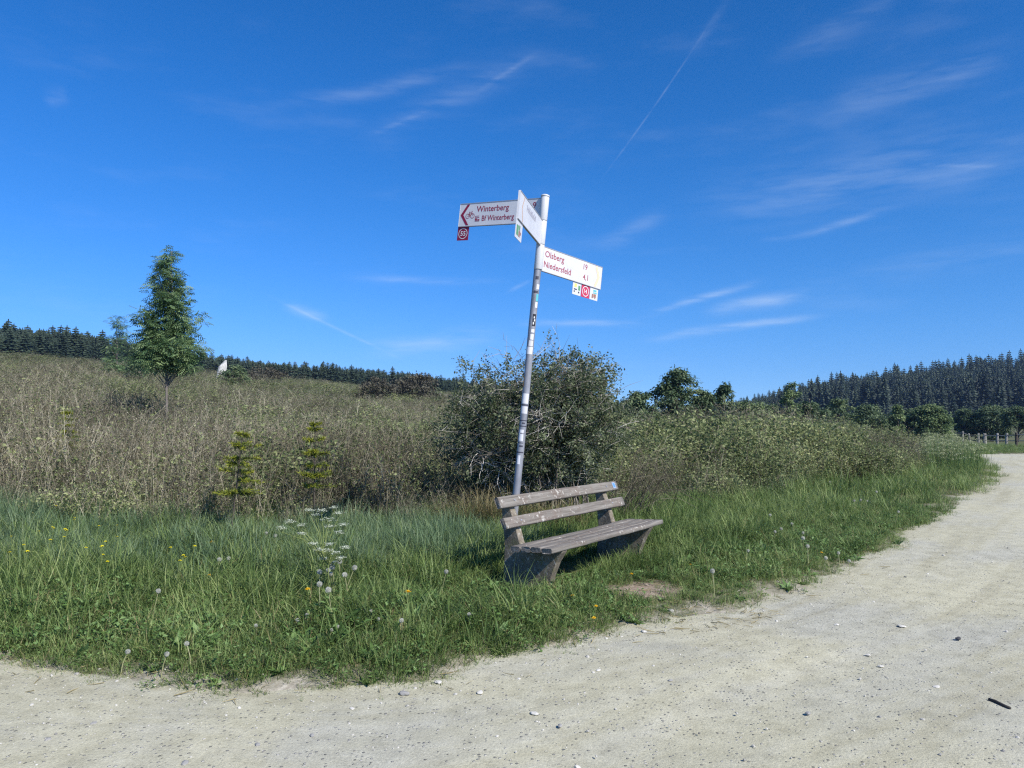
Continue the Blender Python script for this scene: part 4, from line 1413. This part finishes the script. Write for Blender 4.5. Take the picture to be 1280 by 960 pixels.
def signpost():
    lo, hi = at_depth(645, 620, 7.45), at_depth(682, 245, 7.45)
    lean = (hi.x - lo.x) / (hi.z - lo.z)
    bx = lo.x - lean * (lo.z - 0.03)
    gz0 = gz(bx, 7.45)
    root = empty('signpost', (bx, 7.45, gz0), (0, math.atan(lean), 0))
    cosl = math.cos(math.atan(lean))
    H = (hi.z - gz0) / cosl
    zl = lambda py: (at_depth(660, py, 7.45).z - gz0) / cosl          # height on the post of a pixel row
    r0 = 0.036
    mb = MB()
    zz_ = np.linspace(-0.3, H - 0.01, 34)
    mb.tube([(0.004 * math.sin(z * 1.7), 0, z) for z in zz_], [r0] * 34, 24, 0, .5, True)
    mb.build('pole', M['steel'], root, True)
    cp = MB(); cp.tube([(0, 0, H - .012), (0, 0, H + .004), (0, 0, H + .012)], [.044, .044, .030], 24)
    cp.build('cap', M['sleeve'], root, True)

    zr1, zr0 = zl(306), zl(337)
    zc1, zc0 = zl(276.5), zl(305)
    za1, za0 = H - .014, zl(276)
    for (z0, z1) in ((zr0, zr1 - .004), (zr1 + .001, za0 - .004), (za0 + .001, za1)):
        mb = MB()
        mb.tube([(0, 0, z0), (0, 0, z0 + .004), (0, 0, z1 - .004), (0, 0, z1)], [.0415, .043, .043, .0415], 24)
        mb.build('sleeve', M['sleeve'], root, True)

    def frame(name, org, rd, mesh_mb, mats):
        """a part whose local x runs along the reading direction, y up, z out of the face"""
        o = mesh_mb.build(name, mats, root)
        X = Vector((rd[0], rd[1], 0)).normalized(); Z = X.cross(Vector((0, 0, 1)))
        m4 = Matrix(((X.x, 0, Z.x, org[0]), (X.y, 0, Z.y, org[1]), (X.z, 1, Z.z, org[2]), (0, 0, 0, 1)))
        o.matrix_local = m4
        return o

    def panel_mb(L, Hh, th=.016):
        mb = MB()
        mb.box((0, .006, -th / 2), (L, Hh - .006, th / 2), 0)
        mb.box((0, 0, -th / 2 - .003), (L, .006, th / 2 + .003), 1)
        mb.box((0, Hh - .006, -th / 2 - .003), (L, Hh, th / 2 + .003), 1)
        mb.box((-.003, 0, -th / 2 - .002), (0, Hh, th / 2 + .002), 0)
        mb.box((L, 0, -th / 2 - .002), (L + .003, Hh, th / 2 + .002), 1)
        return mb

    def put(panel, name, polys, mat, z):
        """flat print: list of (verts, faces) in the panel's face plane"""
        vs, fs = [], []
        for v, f in polys:
            b_ = len(vs)
            vs += [(p[0], p[1], z) for p in v]
            fs += [tuple(i + b_ for i in q) for q in f]
        return mesh_obj(name, vs, fs, mat, panel)

    def word(txt, x, y, cap, width=None):
        v, f = text_verts(txt, cap, width)
        return [(p[0] + x, p[1] + y) for p in v], f

    def strip(pts, w):
        """polyline of width w"""
        out = []
        for (ax, ay), (bx_, by_) in zip(pts[:-1], pts[1:]):
            d = math.hypot(bx_ - ax, by_ - ay)
            nx_, ny_ = -(by_ - ay) / d * w / 2, (bx_ - ax) / d * w / 2
            out.append(([(ax + nx_, ay + ny_), (ax - nx_, ay - ny_), (bx_ - nx_, by_ - ny_), (bx_ + nx_, by_ + ny_)], [(0, 1, 2, 3)]))
        return out

    def ring(cx_, cy_, r_, w, n=28):
        v, f = [], []
        for k in range(n):
            a = 2 * math.pi * k / n
            v += [(cx_ + (r_ - w / 2) * math.cos(a), cy_ + (r_ - w / 2) * math.sin(a)), (cx_ + (r_ + w / 2) * math.cos(a), cy_ + (r_ + w / 2) * math.sin(a))]
        for k in range(n):
            k2 = (k + 1) % n
            f.append((2 * k, 2 * k + 1, 2 * k2 + 1, 2 * k2))
        return v, f

    def rect(x0, y0, x1, y1):
        return [(x0, y0), (x1, y0), (x1, y1), (x0, y1)], [(0, 1, 2, 3)]

    def chevron(xt, xo, h0, h1, w, flip=False):
        hm = (h0 + h1) / 2
        s_ = w
        return ([(xo, h1), (xt, hm), (xo, h0), (xo + s_, h0), (xt + s_ * 1.05, hm), (xo + s_, h1)], [(0, 1, 4, 5), (1, 2, 3, 4)])

    Hs, L = 0.252, 0.985
    FZ = 0.0092
    # arm to the left
    ua = Vector((-0.86, 0.51)).normalized()
    zA = za1 - Hs - .004
    pA = frame('sign_panel', (ua.x * (L + .04), ua.y * (L + .04), zA), -ua, panel_mb(L, Hs), [M['sign_white'], M['sign_back']])
    pA['label'] = 'white arm with a dark red arrow reading Winterberg'
    put(pA, 'arrow', [chevron(0.014, 0.092, .014, Hs - .014, .034)], M['sign_red'], FZ)
    put(pA, 'lettering', [word('Winterberg', .215, .152, .062, .40), word('Bf Winterberg', .292, .052, .058, .395), word('2,9', .835, .152, .062, .10), word('4,1', .835, .052, .058, .10)], M['sign_text'], FZ)
    bike = [ring(.108, .112, .024, .006), ring(.168, .112, .024, .006)] + strip([(.108, .112), (.130, .146), (.158, .146), (.136, .112), (.130, .146)], .006) + strip([(.168, .112), (.155, .160), (.166, .164)], .006) + strip([(.108, .112), (.136, .112)], .006) + strip([(.122, .155), (.136, .155)], .007)
    put(pA, 'bicycle_symbol', bike, M['text_faded'], FZ)
    train = [rect(.205, .050, .262, .058), rect(.205, .062, .235, .082), rect(.212, .088, .258, .094), rect(.240, .062, .262, .074), rect(.205, .062, .210, .108), rect(.212, .104, .255, .109)]
    put(pA, 'station_symbol', train, M['sign_text'], FZ)
    # arm towards the camera
    uc = Vector((-0.235, -0.93)).normalized()
    Lc = 0.94
    zC = zc1 - Hs - .002
    pC = frame('sign_panel', (uc.x * (Lc + .04), uc.y * (Lc + .04), zC), -uc, panel_mb(Lc, Hs), [M['sign_white'], M['sign_back']])
    pC['label'] = 'white arm with faded lettering pointing out over the verge'
    put(pC, 'arrow', [chevron(0.10, 0.16, .014, Hs - .014, .012)], M['orange_line'], FZ)
    put(pC, 'lettering', [word('Hildfeld', .28, .150, .056, .36)], M['text_grey'], FZ)
    # arm to the right
    ur = Vector((0.69, 0.725)).normalized()
    zR = zr1 - Hs - .004
    pR = frame('sign_panel', (ur.x * .04, ur.y * .04, zR), ur, panel_mb(L, Hs), [M['sign_white'], M['sign_back']])
    pR['label'] = 'white arm reading Olsberg 19 and Niedersfeld 4,1'
    put(pR, 'lettering', [word('Olsberg', .035, .155, .062, .30), word('Niedersfeld', .030, .050, .062, .43), word('19', .66, .160, .060, .065), word('4,1', .665, .052, .060, .085)], M['text_faded'], FZ)
    ch = chevron(0.0, 0.055, .014, Hs - .014, .040)
    put(pR, 'arrow', [([(0.975 - p[0] - .02, p[1]) for p in ch[0]], [tuple(f[::-1]) for f in ch[1]])], M['orange_faded'], FZ)

    def plaque(org, rd, w, h, mat, name='plaque'):
        mb = MB(); mb.box((0, 0, -.002), (w, h, .002), 0)
        return frame(name, org, rd, mb, [mat])

    pw = .142
    p55 = plaque((ua.x * (L + .047), ua.y * (L + .047), zA - pw - .004), -ua, pw, pw + .006, M['sign_red'])
    p55['label'] = 'dark red plaque with a white 55 in a circle'
    put(p55, 'number', [ring(pw / 2, pw / 2 + .002, .054, .007), word('55', .040, .050, .050, .064)], M['paper'], .0032)
    # picture plaque under the arm that points to the camera
    pc = plaque((uc.x * (Lc + .06), uc.y * (Lc + .06), zC - .165), -uc, .23, .166, M['sign_white'])
    put(pc, 'picture', [rect(.03, .03, .095, .12), rect(.11, .09, .15, .13)], M['green_print'], .0032)
    put(pc, 'picture', [rect(.11, .03, .155, .085), rect(.165, .055, .19, .08)], M['brown_print'], .0036)
    # three plaques under the right arm
    def rp(s_): return (ur.x * (.04 + s_), ur.y * (.04 + s_), zR - .132)
    p1 = plaque(rp(.52), ur, .140, .134, M['sign_white'])
    put(p1, 'picture', [rect(.025, .080, .065, .118)], M['yellow_print'], .0032)
    put(p1, 'picture', [rect(.092, .055, .125, .105)], M['green_print'], .0032)
    put(p1, 'picture', [rect(.02, .052, .070, .064), rect(.02, .028, .040, .042), rect(.095, .024, .115, .042)], M['scribble'], .0034)
    p14 = plaque(rp(.668), ur, .140, .134, M['plaque_red'])
    p14['label'] = 'red plaque with a white 14 in a circle'
    put(p14, 'number', [ring(.07, .067, .052, .008), word('14', .045, .045, .046, .05)], M['paper'], .0032)
    p3 = plaque(rp(.816), ur, .140, .134, M['sign_white'])
    put(p3, 'picture', [rect(.055, .092, .11, .112), rect(.055, .072, .118, .084)], M['cyan_print'], .0032)
    put(p3, 'picture', [rect(.035, .020, .060, .064), rect(.066, .030, .108, .066), rect(.085, .016, .100, .030)], M['brown_print'], .0034)

    # stickers and marker scrawls round the post
    def patch(y0, y1, a0, a1, mat, r_=.0368):
        z0, z1 = zl(y1), zl(y0)
        vs, fs = [], []
        n = 10
        for i in range(n + 1):
            a = R(a0 + (a1 - a0) * i / n)
            xo = 0.004 * math.sin((z0 + z1) / 2 * 1.7)
            vs += [(xo + r_ * math.cos(a), r_ * math.sin(a), z0), (xo + r_ * math.cos(a), r_ * math.sin(a), z1)]
        for i in range(n):
            fs.append((2 * i, 2 * i + 2, 2 * i + 3, 2 * i + 1))
        mesh_obj('sticker', vs, fs, mat, root, smooth=True)

    for a in ((346, 350, -110, -60, 'scribble'), (356, 362, -80, -30, 'paper'), (364, 367, -120, -50, 'scribble'), (368, 377, -70, -25, 'cyan_print'), (378, 385, -75, -30, 'paper'),
              (393, 408, -95, -40, 'black'), (412, 416, -100, -45, 'paper'), (418, 425, -105, -50, 'paper'), (426, 433, -120, -50, 'sign_white'),
              (434, 443, -150, -45, 'paper'), (471, 484, -178, -138, 'orange_sticker'), (492, 504.5, -150, -35, 'sign_white'), (508, 517, -150, -35, 'sign_white'),
              (505.5, 507, -160, -30, 'scribble'), (525, 526.3, -165, -20, 'scribble'), (532, 533.3, -165, -20, 'scribble'), (528, 530, -110, -60, 'scribble'),
              (537, 551, -140, -70, 'paper'), (541, 542.5, -120, -60, 'scribble'), (553, 554, -165, -60, 'scribble'), (556.5, 558.5, -120, -60, 'scribble'),
              (564.5, 566, -165, -40, 'scribble'), (569, 580, -130, -85, 'paper')):
        patch(a[0], a[1], a[2], a[3], M[a[4]])
    for q_ in ((396, 398.5, -78, -60), (399.5, 402, -70, -50), (403, 406, -85, -66)):
        patch(*q_, M['paper'], .0374)
    tag(root, 'leaning grey steel signpost with three white direction arms behind the bench', 'signpost')


signpost()


# ------------------------------------------------------------------ the fence by the bend
def fence():
    pts = []
    for px, dp in ((1190, 80), (1203, 75), (1212.5, 70), (1222.5, 65.5), (1231, 62), (1246, 57.5), (1257, 54), (1270, 51), (1286, 48)):
        p = at_depth(px, 540, dp)
        pts.append(Vector((p.x, p.y, gz(p.x, p.y))))
    root = empty('fence', pts[4])
    rnd = random.Random(5)
    tops = []
    for i, p in enumerate(pts):
        mb = MB()
        h = rnd.uniform(0.95, 1.12)
        r_ = 0.085 if i != 4 else 0.13
        ln = Vector((rnd.gauss(0, .05), rnd.gauss(0, .03), 0))
        q = p - pts[4]
        mb.tube([q + Vector((0, 0, -.2)), q + ln * .6 + Vector((0, 0, h * .6)), q + ln + Vector((0, 0, h - .02)), q + ln + Vector((0, 0, h))], [r_, r_, r_ * .95, r_ * .7], 8)
        mb.build('post', M['post_wood'] if i < 7 else M['bark_dark'], root)
        tops.append(q + ln + Vector((0, 0, h)))
    for dz, rad in ((-.16, .035), (-.55, .02)):
        for a, b_ in zip(tops[:-1], tops[1:]):
            mb = MB()
            mb.tube([a + Vector((0, -.1, dz)), a.lerp(b_, .5) + Vector((0, -.1, dz - .02)), b_ + Vector((0, -.1, dz))], [rad] * 3, 5)
            mb.build('rail', M['post_wood'], root)
    tag(root, 'weathered wooden post fence across the far bend of the track', 'fence')


m, t, b = new_mat('grey fence wood')
tcn = t.node('ShaderNodeTexCoord')
col = t.ramp(t.noise(t.mapping(tcn.outputs['Object'], (9, 9, 1.5)), 1.0, 5.0), [(0.3, (0.16, 0.15, 0.13)), (0.7, (0.36, 0.34, 0.31))])
t.l.new(col, b.inputs['Base Color']); b.inputs['Roughness'].default_value = 0.9
M['post_wood'] = m
fence()

# pale stump on the slope
def stump():
    dp = 80.0
    top = at_depth(279, 454, dp)
    z0 = gz(top.x, top.y)
    h = top.z - z0
    m, t, b = new_mat('bleached wood')
    tcn = t.node('ShaderNodeTexCoord')
    c = t.ramp(t.noise(t.mapping(tcn.outputs['Object'], (6, 6, 1.2)), 1.0, 6.0, .65), [(0.3, (0.36, 0.345, 0.32)), (0.55, (0.55, 0.54, 0.51)), (0.75, (0.68, 0.67, 0.64))])
    t.l.new(c, b.inputs['Base Color']); b.inputs['Roughness'].default_value = .9
    rnd = random.Random(9)
    vs, fs = [], []
    n, rings = 14, 9
    for i in range(rings):
        u = i / (rings - 1)
        for k in range(n):
            a = 2 * math.pi * k / n
            r_ = (0.50 - 0.08 * u) * (1 + .10 * math.sin(3 * a + 1) + .05 * math.sin(7 * a)) * (1.25 if i == 0 else 1)
            zz_ = -.2 + (h + .2) * u
            if i == rings - 1: zz_ += .30 * math.cos(a - .6) + rnd.gauss(0, .06); r_ *= .8
            vs.append((r_ * math.cos(a) + .22 * h * (u - .5) * .9, r_ * math.sin(a) * .8, zz_))
    for i in range(rings - 1):
        for k in range(n):
            fs.append((i * n + k, i * n + (k + 1) % n, (i + 1) * n + (k + 1) % n, (i + 1) * n + k))
    vs.append((.22 * h * .45, 0, h - .02))
    for k in range(n):
        fs.append(((rings - 1) * n + k, (rings - 1) * n + (k + 1) % n, len(vs) - 1))
    o = mesh_obj('tree_stump', vs, fs, m)
    o.location = (top.x - .22 * h * .45, top.y, z0)
    tag(o, 'pale bleached leaning stump on the slope right of the pointed rowan', 'stump')


stump()


# ------------------------------------------------------------------ flowers in the verge
def grow_at(px, py, h):
    """ground point of a plant whose head of height h shows at a pixel"""
    z = 0.05
    for _ in range(6):
        p = on_level(px, py, z + h)
        z = gz(p.x, p.y)
    return Vector((p.x, p.y, z))


def clock_head(mb, c, r_, rnd):
    for k in range(110):
        z = 1 - 2 * (k + .5) / 110
        a = k * 2.39996
        d = Vector((math.sqrt(1 - z * z) * math.cos(a), math.sqrt(1 - z * z) * math.sin(a), z))
        s_ = d.orthogonal().normalized(); q = d.cross(s_)
        e = c + d * r_ * rnd.uniform(.88, 1.04)
        w = r_ * .15
        mb.add([c + d * r_ * .12, e + s_ * w, e - s_ * w * .5 + q * w * .87, e - s_ * w * .5 - q * w * .87], [(1, 2, 3), (0, 1, 2)], 0)


def make_clock(h, r_, seed):
    rnd = random.Random(seed)
    root = empty('dandelion_clock')
    st, hd = MB(), MB()
    lx, ly = rnd.gauss(0, .03), rnd.gauss(0, .03)
    st.tube([(0, 0, -.03), (lx * .4, ly * .4, h * .5), (lx, ly, h)], [.0032, .0028, .0025], 5)
    clock_head(hd, Vector((lx, ly, h)), r_, rnd)
    st.build('stem', M['stem_pale'], root); hd.build('seed_head', M['fluff'], root)
    return root


def make_yellow(name, h, r_, seed, mat, petals):
    rnd = random.Random(seed)
    root = empty(name)
    st, hd = MB(), MB()
    lx, ly = rnd.gauss(0, .02), rnd.gauss(0, .02)
    st.tube([(0, 0, -.03), (lx * .4, ly * .4, h * .5), (lx, ly, h)], [.0026, .0024, .0022], 5)
    c = Vector((lx, ly, h))
    for ringn, (el, rr_) in enumerate(((.15, 1.0), (.5, .85), (.95, .6))):
        for k in range(petals):
            a = 6.283 * (k + .37 * ringn) / petals + rnd.gauss(0, .08)
            d = Vector((math.cos(a) * math.cos(el), math.sin(a) * math.cos(el), math.sin(el)))
            leaf(hd, c, d, (0, 0, 1), r_ * rr_ * rnd.uniform(.85, 1.1), r_ * (.34 if petals > 6 else .8), 0)
    st.build('stem', M['stem'], root); hd.build('flower_head', M[mat], root)
    return root


def plant_all(protos, spots, h, label, cat, group, special=None):
    rnd = random.Random(31)
    usedp = set()
    for i, (px, py) in enumerate(spots):
        k = i % len(protos)
        o = protos[k] if k not in usedp else copy_tree(protos[k])
        usedp.add(k)
        s_ = rnd.uniform(.85, 1.12)
        p = grow_at(px, py, h * s_)
        o.location = p
        o.scale = (s_, s_, s_)
        o.rotation_euler = (rnd.gauss(0, .08), rnd.gauss(0, .08), rnd.uniform(0, 6.28))
        tag(o, label, cat, group)


small_px = [(74, 629), (86, 629), (99, 648), (115, 658), (141, 657), (61, 660), (58, 663), (75, 662), (81, 663), (56, 675), (67, 672), (20, 670), (36, 681), (28, 690), (14, 691),
            (148, 671), (140, 674), (126, 682), (110, 685), (121, 694), (131, 700), (217, 684), (222, 695), (234, 697), (230, 682), (217, 702), (64, 658), (95, 650)]
plant_all([make_yellow('buttercup', .36, .017, s, 'petal_small', 5) for s in (1, 2, 3)], small_px, .36,
          'small bright yellow buttercup in the grass below the rowan trees', 'flower', 'buttercups in the grass below the rowans')
dand_left = [(264, 719), (389, 737), (268, 677), (513, 740)]
dand_right = [(722, 744), (744, 758), (738, 772), (790, 718), (862, 706), (1027, 691)]
plant_all([make_yellow('dandelion', .22, .028, s, 'petal', 13) for s in (4, 5)], dand_left, .22,
          'orange yellow dandelion in the taller grass near the white umbels', 'flower', 'dandelions near the cow parsley')
plant_all([make_yellow('dandelion', .10, .022, s, 'petal', 13) for s in (6, 7)], dand_right, .10,
          'yellow dandelion low in the short grass around the bare patch before the bench', 'flower', 'dandelions near the bench')
clock_left = [(330, 666), (344, 670), (292, 696), (266, 701), (190, 739), (412, 713), (418, 715), (419, 707), (426, 703), (428, 710), (399, 715), (412, 704), (402, 733),
              (417, 735), (438, 718), (551, 715)]
clock_low = [(410, 787), (470, 772), (430, 784), (374, 770), (466, 764), (362, 775), (322, 780), (504, 778), (150, 815), (201, 820), (240, 806), (95, 747), (590, 770)]
plant_all([make_clock(.13, .014, s) for s in (13, 14)], clock_low, .13, 'small greyish dandelion clock low in the grass by the edge of the track', 'dandelion clock',
          'low dandelion clocks along the track')
plant_all([make_clock(.26, .020, s) for s in (8, 9, 10)], clock_left, .26, 'white dandelion clock on a thin stem in the tall grass left of the bench', 'dandelion clock',
          'dandelion clocks left of the bench')
clock_right = [(960, 626), (966, 629), (975, 630), (967, 644), (1000, 666), (993, 655), (967, 665), (1003, 671), (1010, 685), (1070, 626), (1076, 625), (1082, 626), (1042, 602),
               (1096, 614), (1040, 697), (1050, 692), (930, 688), (893, 715), (980, 660), (1061, 700), (1140, 600), (1118, 640)]
plant_all([make_clock(.20, .018, s) for s in (11, 12)], clock_right, .20, 'white dandelion clock in the grass between the bench and the far bend', 'dandelion clock',
          'dandelion clocks right of the bench')


def cow_parsley(base_px, dp, umbels, label, seed):
    rnd = random.Random(seed)
    p = at_depth(base_px, 700, dp)
    base = Vector((p.x, p.y, gz(p.x, p.y)))
    root = empty('cow_parsley', base)
    st = MB()
    fork = Vector((0, 0, .32))
    st.tube([(0, 0, -.03), (.01, 0, .18), fork], [.006, .005, .0045], 5)
    for (px, py, w) in umbels:
        c = at_depth(px, py, dp + rnd.gauss(0, .08)) - base
        st.tube([fork, fork.lerp(c, .5) + Vector((rnd.gauss(0, .01), 0, .02)), c - Vector((0, 0, .04))], [.0038, .003, .0022], 4)
        um = MB()
        r_ = w / F_PX * dp / 2
        for k in range(11):
            a = k * 2.4; q = r_ * math.sqrt((k + .4) / 11)
            e = c + Vector((q * math.cos(a), q * math.sin(a), rnd.gauss(0, .004) - .2 * q))
            st.tube([c - Vector((0, 0, .04)), e], [.0012, .0008], 3, cap=False)
            for j in range(9):
                f_ = e + Vector((rnd.gauss(0, .008), rnd.gauss(0, .008), rnd.gauss(.002, .003)))
                leaf(um, f_, (rnd.gauss(0, 1), rnd.gauss(0, 1), .2), (rnd.gauss(0, .3), rnd.gauss(0, .3), 1), .010, .009, 0)
        um.build('umbel', M['umbel'], root)
    lv = MB()
    for k in range(60):
        z = rnd.uniform(.05, .5)
        q0 = Vector((rnd.gauss(0, .07), rnd.gauss(0, .07), z))
        leaf(lv, q0, (rnd.gauss(0, 1), rnd.gauss(0, 1), .2), (0, 0, 1), .05, .016, 0, rnd.random())
    st.build('stem', M['stem'], root)
    lv.build('leaf', M['weed_leaf'], root)
    tag(root, label, 'wildflower')


cow_parsley(404, 6.1, [(387, 637, 13), (402, 637, 13), (417, 634, 9), (410, 648, 24), (413, 657, 14), (362, 651, 14), (376, 656, 11), (395, 643, 12), (423, 641, 10), (352, 659, 10), (430, 655, 9)],
            'tall white flowering cow parsley with flat umbels standing above the verge grass', 3)
cow_parsley(410, 5.8, [(398, 687, 10), (410, 687, 13), (420, 690, 11), (412, 680, 8), (425, 696, 12), (377, 666, 10), (424, 665, 9), (391, 679, 11), (432, 684, 10), (404, 698, 12), (416, 702, 10)],
            'shorter cow parsley with small white umbels in front of the tall one', 4)

# ------------------------------------------------------------------ bits on the road
def stone(name, px, py, size, mat, label, group=None, cat='stone', flat=.5, seed=1, aspect=1.4):
    rnd = random.Random(seed)
    bm = bmesh.new()
    bmesh.ops.create_icosphere(bm, subdivisions=2, radius=1.0)
    for v in bm.verts:
        k = 1 + .22 * math.sin(v.co.x * 3.1 + seed) * math.cos(v.co.y * 2.7 + seed * 2) + rnd.gauss(0, .06)
        v.co = Vector((v.co.x * k * aspect, v.co.y * k, max(v.co.z * k, -.55) * flat)) * size
    me = bpy.data.meshes.new(name); bm.to_mesh(me); bm.free()
    me.materials.append(mat)
    o = bpy.data.objects.new(name, me); COL.objects.link(o)
    p = on_level(px, py, 0)
    o.location = (p.x, p.y, size * flat * .45)
    o.rotation_euler = (0, 0, rnd.uniform(0, 6.28))
    tag(o, label, cat, group)
    return o


M['stone_pale'] = plain('pale stone', (0.55, 0.53, 0.47), .9)
M['stone_grey'] = plain('grey stone', (0.27, 0.265, 0.25), .9)
M['stone_dark'] = plain('dark stone', (0.055, 0.055, 0.058), .8)
for i, (px, py, s_) in enumerate([(1127, 783, .022), (1171, 859, .017), (1046, 781, .016), (1085, 819, .014), (548, 853, .020), (600, 866, .018), (668, 892, .016), (440, 886, .012),
                                  (1101, 833, .013), (805, 790, .02), (748, 838, .013), (910, 797, .012)]):
    stone('stone', px, py, s_, M['stone_pale'], 'pale flat stone chip lying on the gravel track', 'pale stone chips on the track', flat=.35, seed=i + 2)
for i, (px, py, s_) in enumerate([(322, 932, .014), (117, 905, .012), (231, 955, .016), (1010, 892, .011), (700, 908, .012), (838, 851, .010), (970, 805, .011), (505, 868, .022), (390, 920, .011), (60, 925, .012)]):
    stone('stone', px, py, s_, M['stone_grey'], 'small grey stone lying on the gravel track', 'grey stones on the track', flat=.6, seed=i + 30)
stone('stone', 1198, 799, .017, M['stone_dark'], 'dark stone alone on the gravel of the bend', flat=.6, seed=3)

st_ = MB()
a_, b2 = on_level(1236, 874, .009), on_level(1263, 885, .009)
mid_ = a_.lerp(b2, .5)
rnd = random.Random(2)
st_.tube([(a_ - mid_) + Vector((0, 0, 0)), (a_ - mid_) * .4 + Vector((.004, .006, .001)), (b2 - mid_) * .4 + Vector((-.002, .003, 0)), b2 - mid_], [.0075, .0085, .008, .0065], 8)
o = st_.build('stick', plain('dark wet wood', (0.045, 0.040, 0.036), .8), None, True)
o.location = mid_
tag(o, 'short dark stick lying on the gravel track', 'stick')


def pebble(rnd, squash):
    bm = bmesh.new()
    bmesh.ops.create_icosphere(bm, subdivisions=1, radius=1.0)
    mb = MB()
    vs = [Vector((v.co.x * rnd.uniform(.8, 1.3), v.co.y * rnd.uniform(.7, 1.1), v.co.z * squash * rnd.uniform(.8, 1.2))) for v in bm.verts]
    mb.add(vs, [tuple(v.index for v in f.verts) for f in bm.faces], 0, rnd.random())
    bm.free()
    return mb


M['pebble'] = foliage('loose gravel', (0.16, 0.155, 0.145), (0.34, 0.33, 0.295), (0.56, 0.54, 0.48), 0.0, .95, 6.0)
pb = [pebble(rr, .6) for _ in range(5)]
xs, ys = sample(75000, -5, 11, 2.6, 13, 1.05)
sd = sdist(xs, ys)
k = (sd < .35) & (sd > -6)
wgt = .30 + .7 * smoothstep(-1.0, -.1, sd) + .4 * smoothstep(0.0, .5, vnoise(xs, ys, .5, 3)) 
k &= rng.random(len(xs)) < wgt * .40 * smoothstep(11.5, 5, ys)
xs, ys, sd = xs[k], ys[k], sd[k]
n = len(xs)
ps = np.exp(rng.normal(math.log(.0037), .5, n))
zs = np.maximum(ground_z(xs, ys, sd), 0.012 * vnoise(xs, ys, .8, 3) + .004 * vnoise(xs, ys, 5.0, 3)) + ps * .1
scatter('loose_gravel', 'loose pebbles and chippings strewn over the track', pb, np.stack([xs, ys, zs], 1), np.stack([rng.normal(0, .3, n), rng.normal(0, .3, n), rng.uniform(0, 6.28, n)], 1),
        ps, rng.integers(0, 5, n), np.clip(rng.normal(.68, .22, n), 0, 1), [M['pebble']])


def straw_bit(rnd):
    mb = MB()
    L = 1.0
    mb.tube([(-L / 2, 0, 0), (0, rnd.gauss(0, .06), .02), (L / 2, 0, rnd.uniform(0, .1))], [.03, .03, .015], 4, 0, rnd.random())
    return mb


sb = [straw_bit(rr) for _ in range(4)]
xs, ys = sample(9000, -4.5, 6, 3.9, 9.5, 1.05)
sd = sdist(xs, ys)
hot = np.exp(-(((xs - on_level(870, 772).x) / .9) ** 2 + ((ys - on_level(870, 772).y) / .45) ** 2)) + .8 * np.exp(-(((xs - bare.x) ** 2 + (ys - bare.y) ** 2) / .16))
k = (sd > -.25) & (sd < 1.6) & (rng.random(len(xs)) < .10 * smoothstep(.7, .1, np.abs(sd)) + .95 * hot)
xs, ys, sd = xs[k], ys[k], sd[k]
n = len(xs)
scatter('straw_litter', 'bits of dry straw and twigs trodden into the edge of the verge', sb, np.stack([xs, ys, np.maximum(ground_z(xs, ys, sd), .0) + .008], 1),
        np.stack([rng.normal(0, .15, n), rng.normal(0, .15, n), rng.uniform(0, 6.28, n)], 1), rng.uniform(.03, .11, n), rng.integers(0, 4, n), np.clip(rng.normal(.65, .25, n), 0, 1), [M['grass_dry']])


# bank of pale flowering umbels where the verge meets the far bend
def umbel_clump(rnd):
    mb = MB()
    for _ in range(7):
        x, y = rnd.gauss(0, .18), rnd.gauss(0, .18)
        h = rnd.uniform(.55, 1.0)
        mb.tube([(x, y, 0), (x * 1.2, y * 1.2, h)], [.005, .003], 3, 0, rnd.random(), False)
        for k in range(16):
            a, q = rnd.uniform(0, 6.28), .09 * math.sqrt(rnd.random())
            leaf(mb, (x * 1.2 + q * math.cos(a), y * 1.2 + q * math.sin(a), h + rnd.gauss(0, .012)), (math.cos(a), math.sin(a), .1), (rnd.gauss(0, .5), rnd.gauss(0, .5), 1), .035, .03, 1, rnd.random())
    return mb


M['umbel_far'] = foliage('cream umbels', (0.20, 0.25, 0.11), (0.33, 0.37, 0.19), (0.48, 0.50, 0.32), .3, .7, .5, True)
ub = [umbel_clump(rr) for _ in range(3)]
dd, uu = rng.uniform(20, 33, 150), rng.uniform(0.545, 0.625, 150)
xs, ys = dd * uu, dd
sd = sdist(xs, ys)
k = (sd > .5) & (sd < 3.2)
xs, ys = xs[k], ys[k]
n = len(xs)
scatter('umbel_bank', 'bank of pale cream flowering umbels on the verge at the far bend', ub, np.stack([xs, ys, ground_z(xs, ys) - .03], 1),
        np.stack([rng.normal(0, .1, n), rng.normal(0, .1, n), rng.uniform(0, 6.28, n)], 1), rng.uniform(.7, 1.05, n), rng.integers(0, 3, n), rng.random(n), [M['broadleaf'], M['umbel_far']])

# ------------------------------------------------------------------ the air over the valley
hm = bpy.data.materials.new('thin haze')
hm.use_nodes = True
ht = hm.node_tree
ht.nodes.clear()
ho = ht.nodes.new('ShaderNodeOutputMaterial'); hv = ht.nodes.new('ShaderNodeVolumePrincipled')
hv.inputs['Color'].default_value = (0.42, 0.64, 1.0, 1)
hv.inputs['Density'].default_value = 0.00020
hv.inputs['Anisotropy'].default_value = 0.2
ht.links.new(hv.outputs[0], ho.inputs['Volume'])
hb = MB()
hb.box((-1000, -100, -6), (1000, 1100, 90))
ho_ = hb.build('haze', hm)
tag(ho_, 'thin bluish haze in the air', kind='stuff')
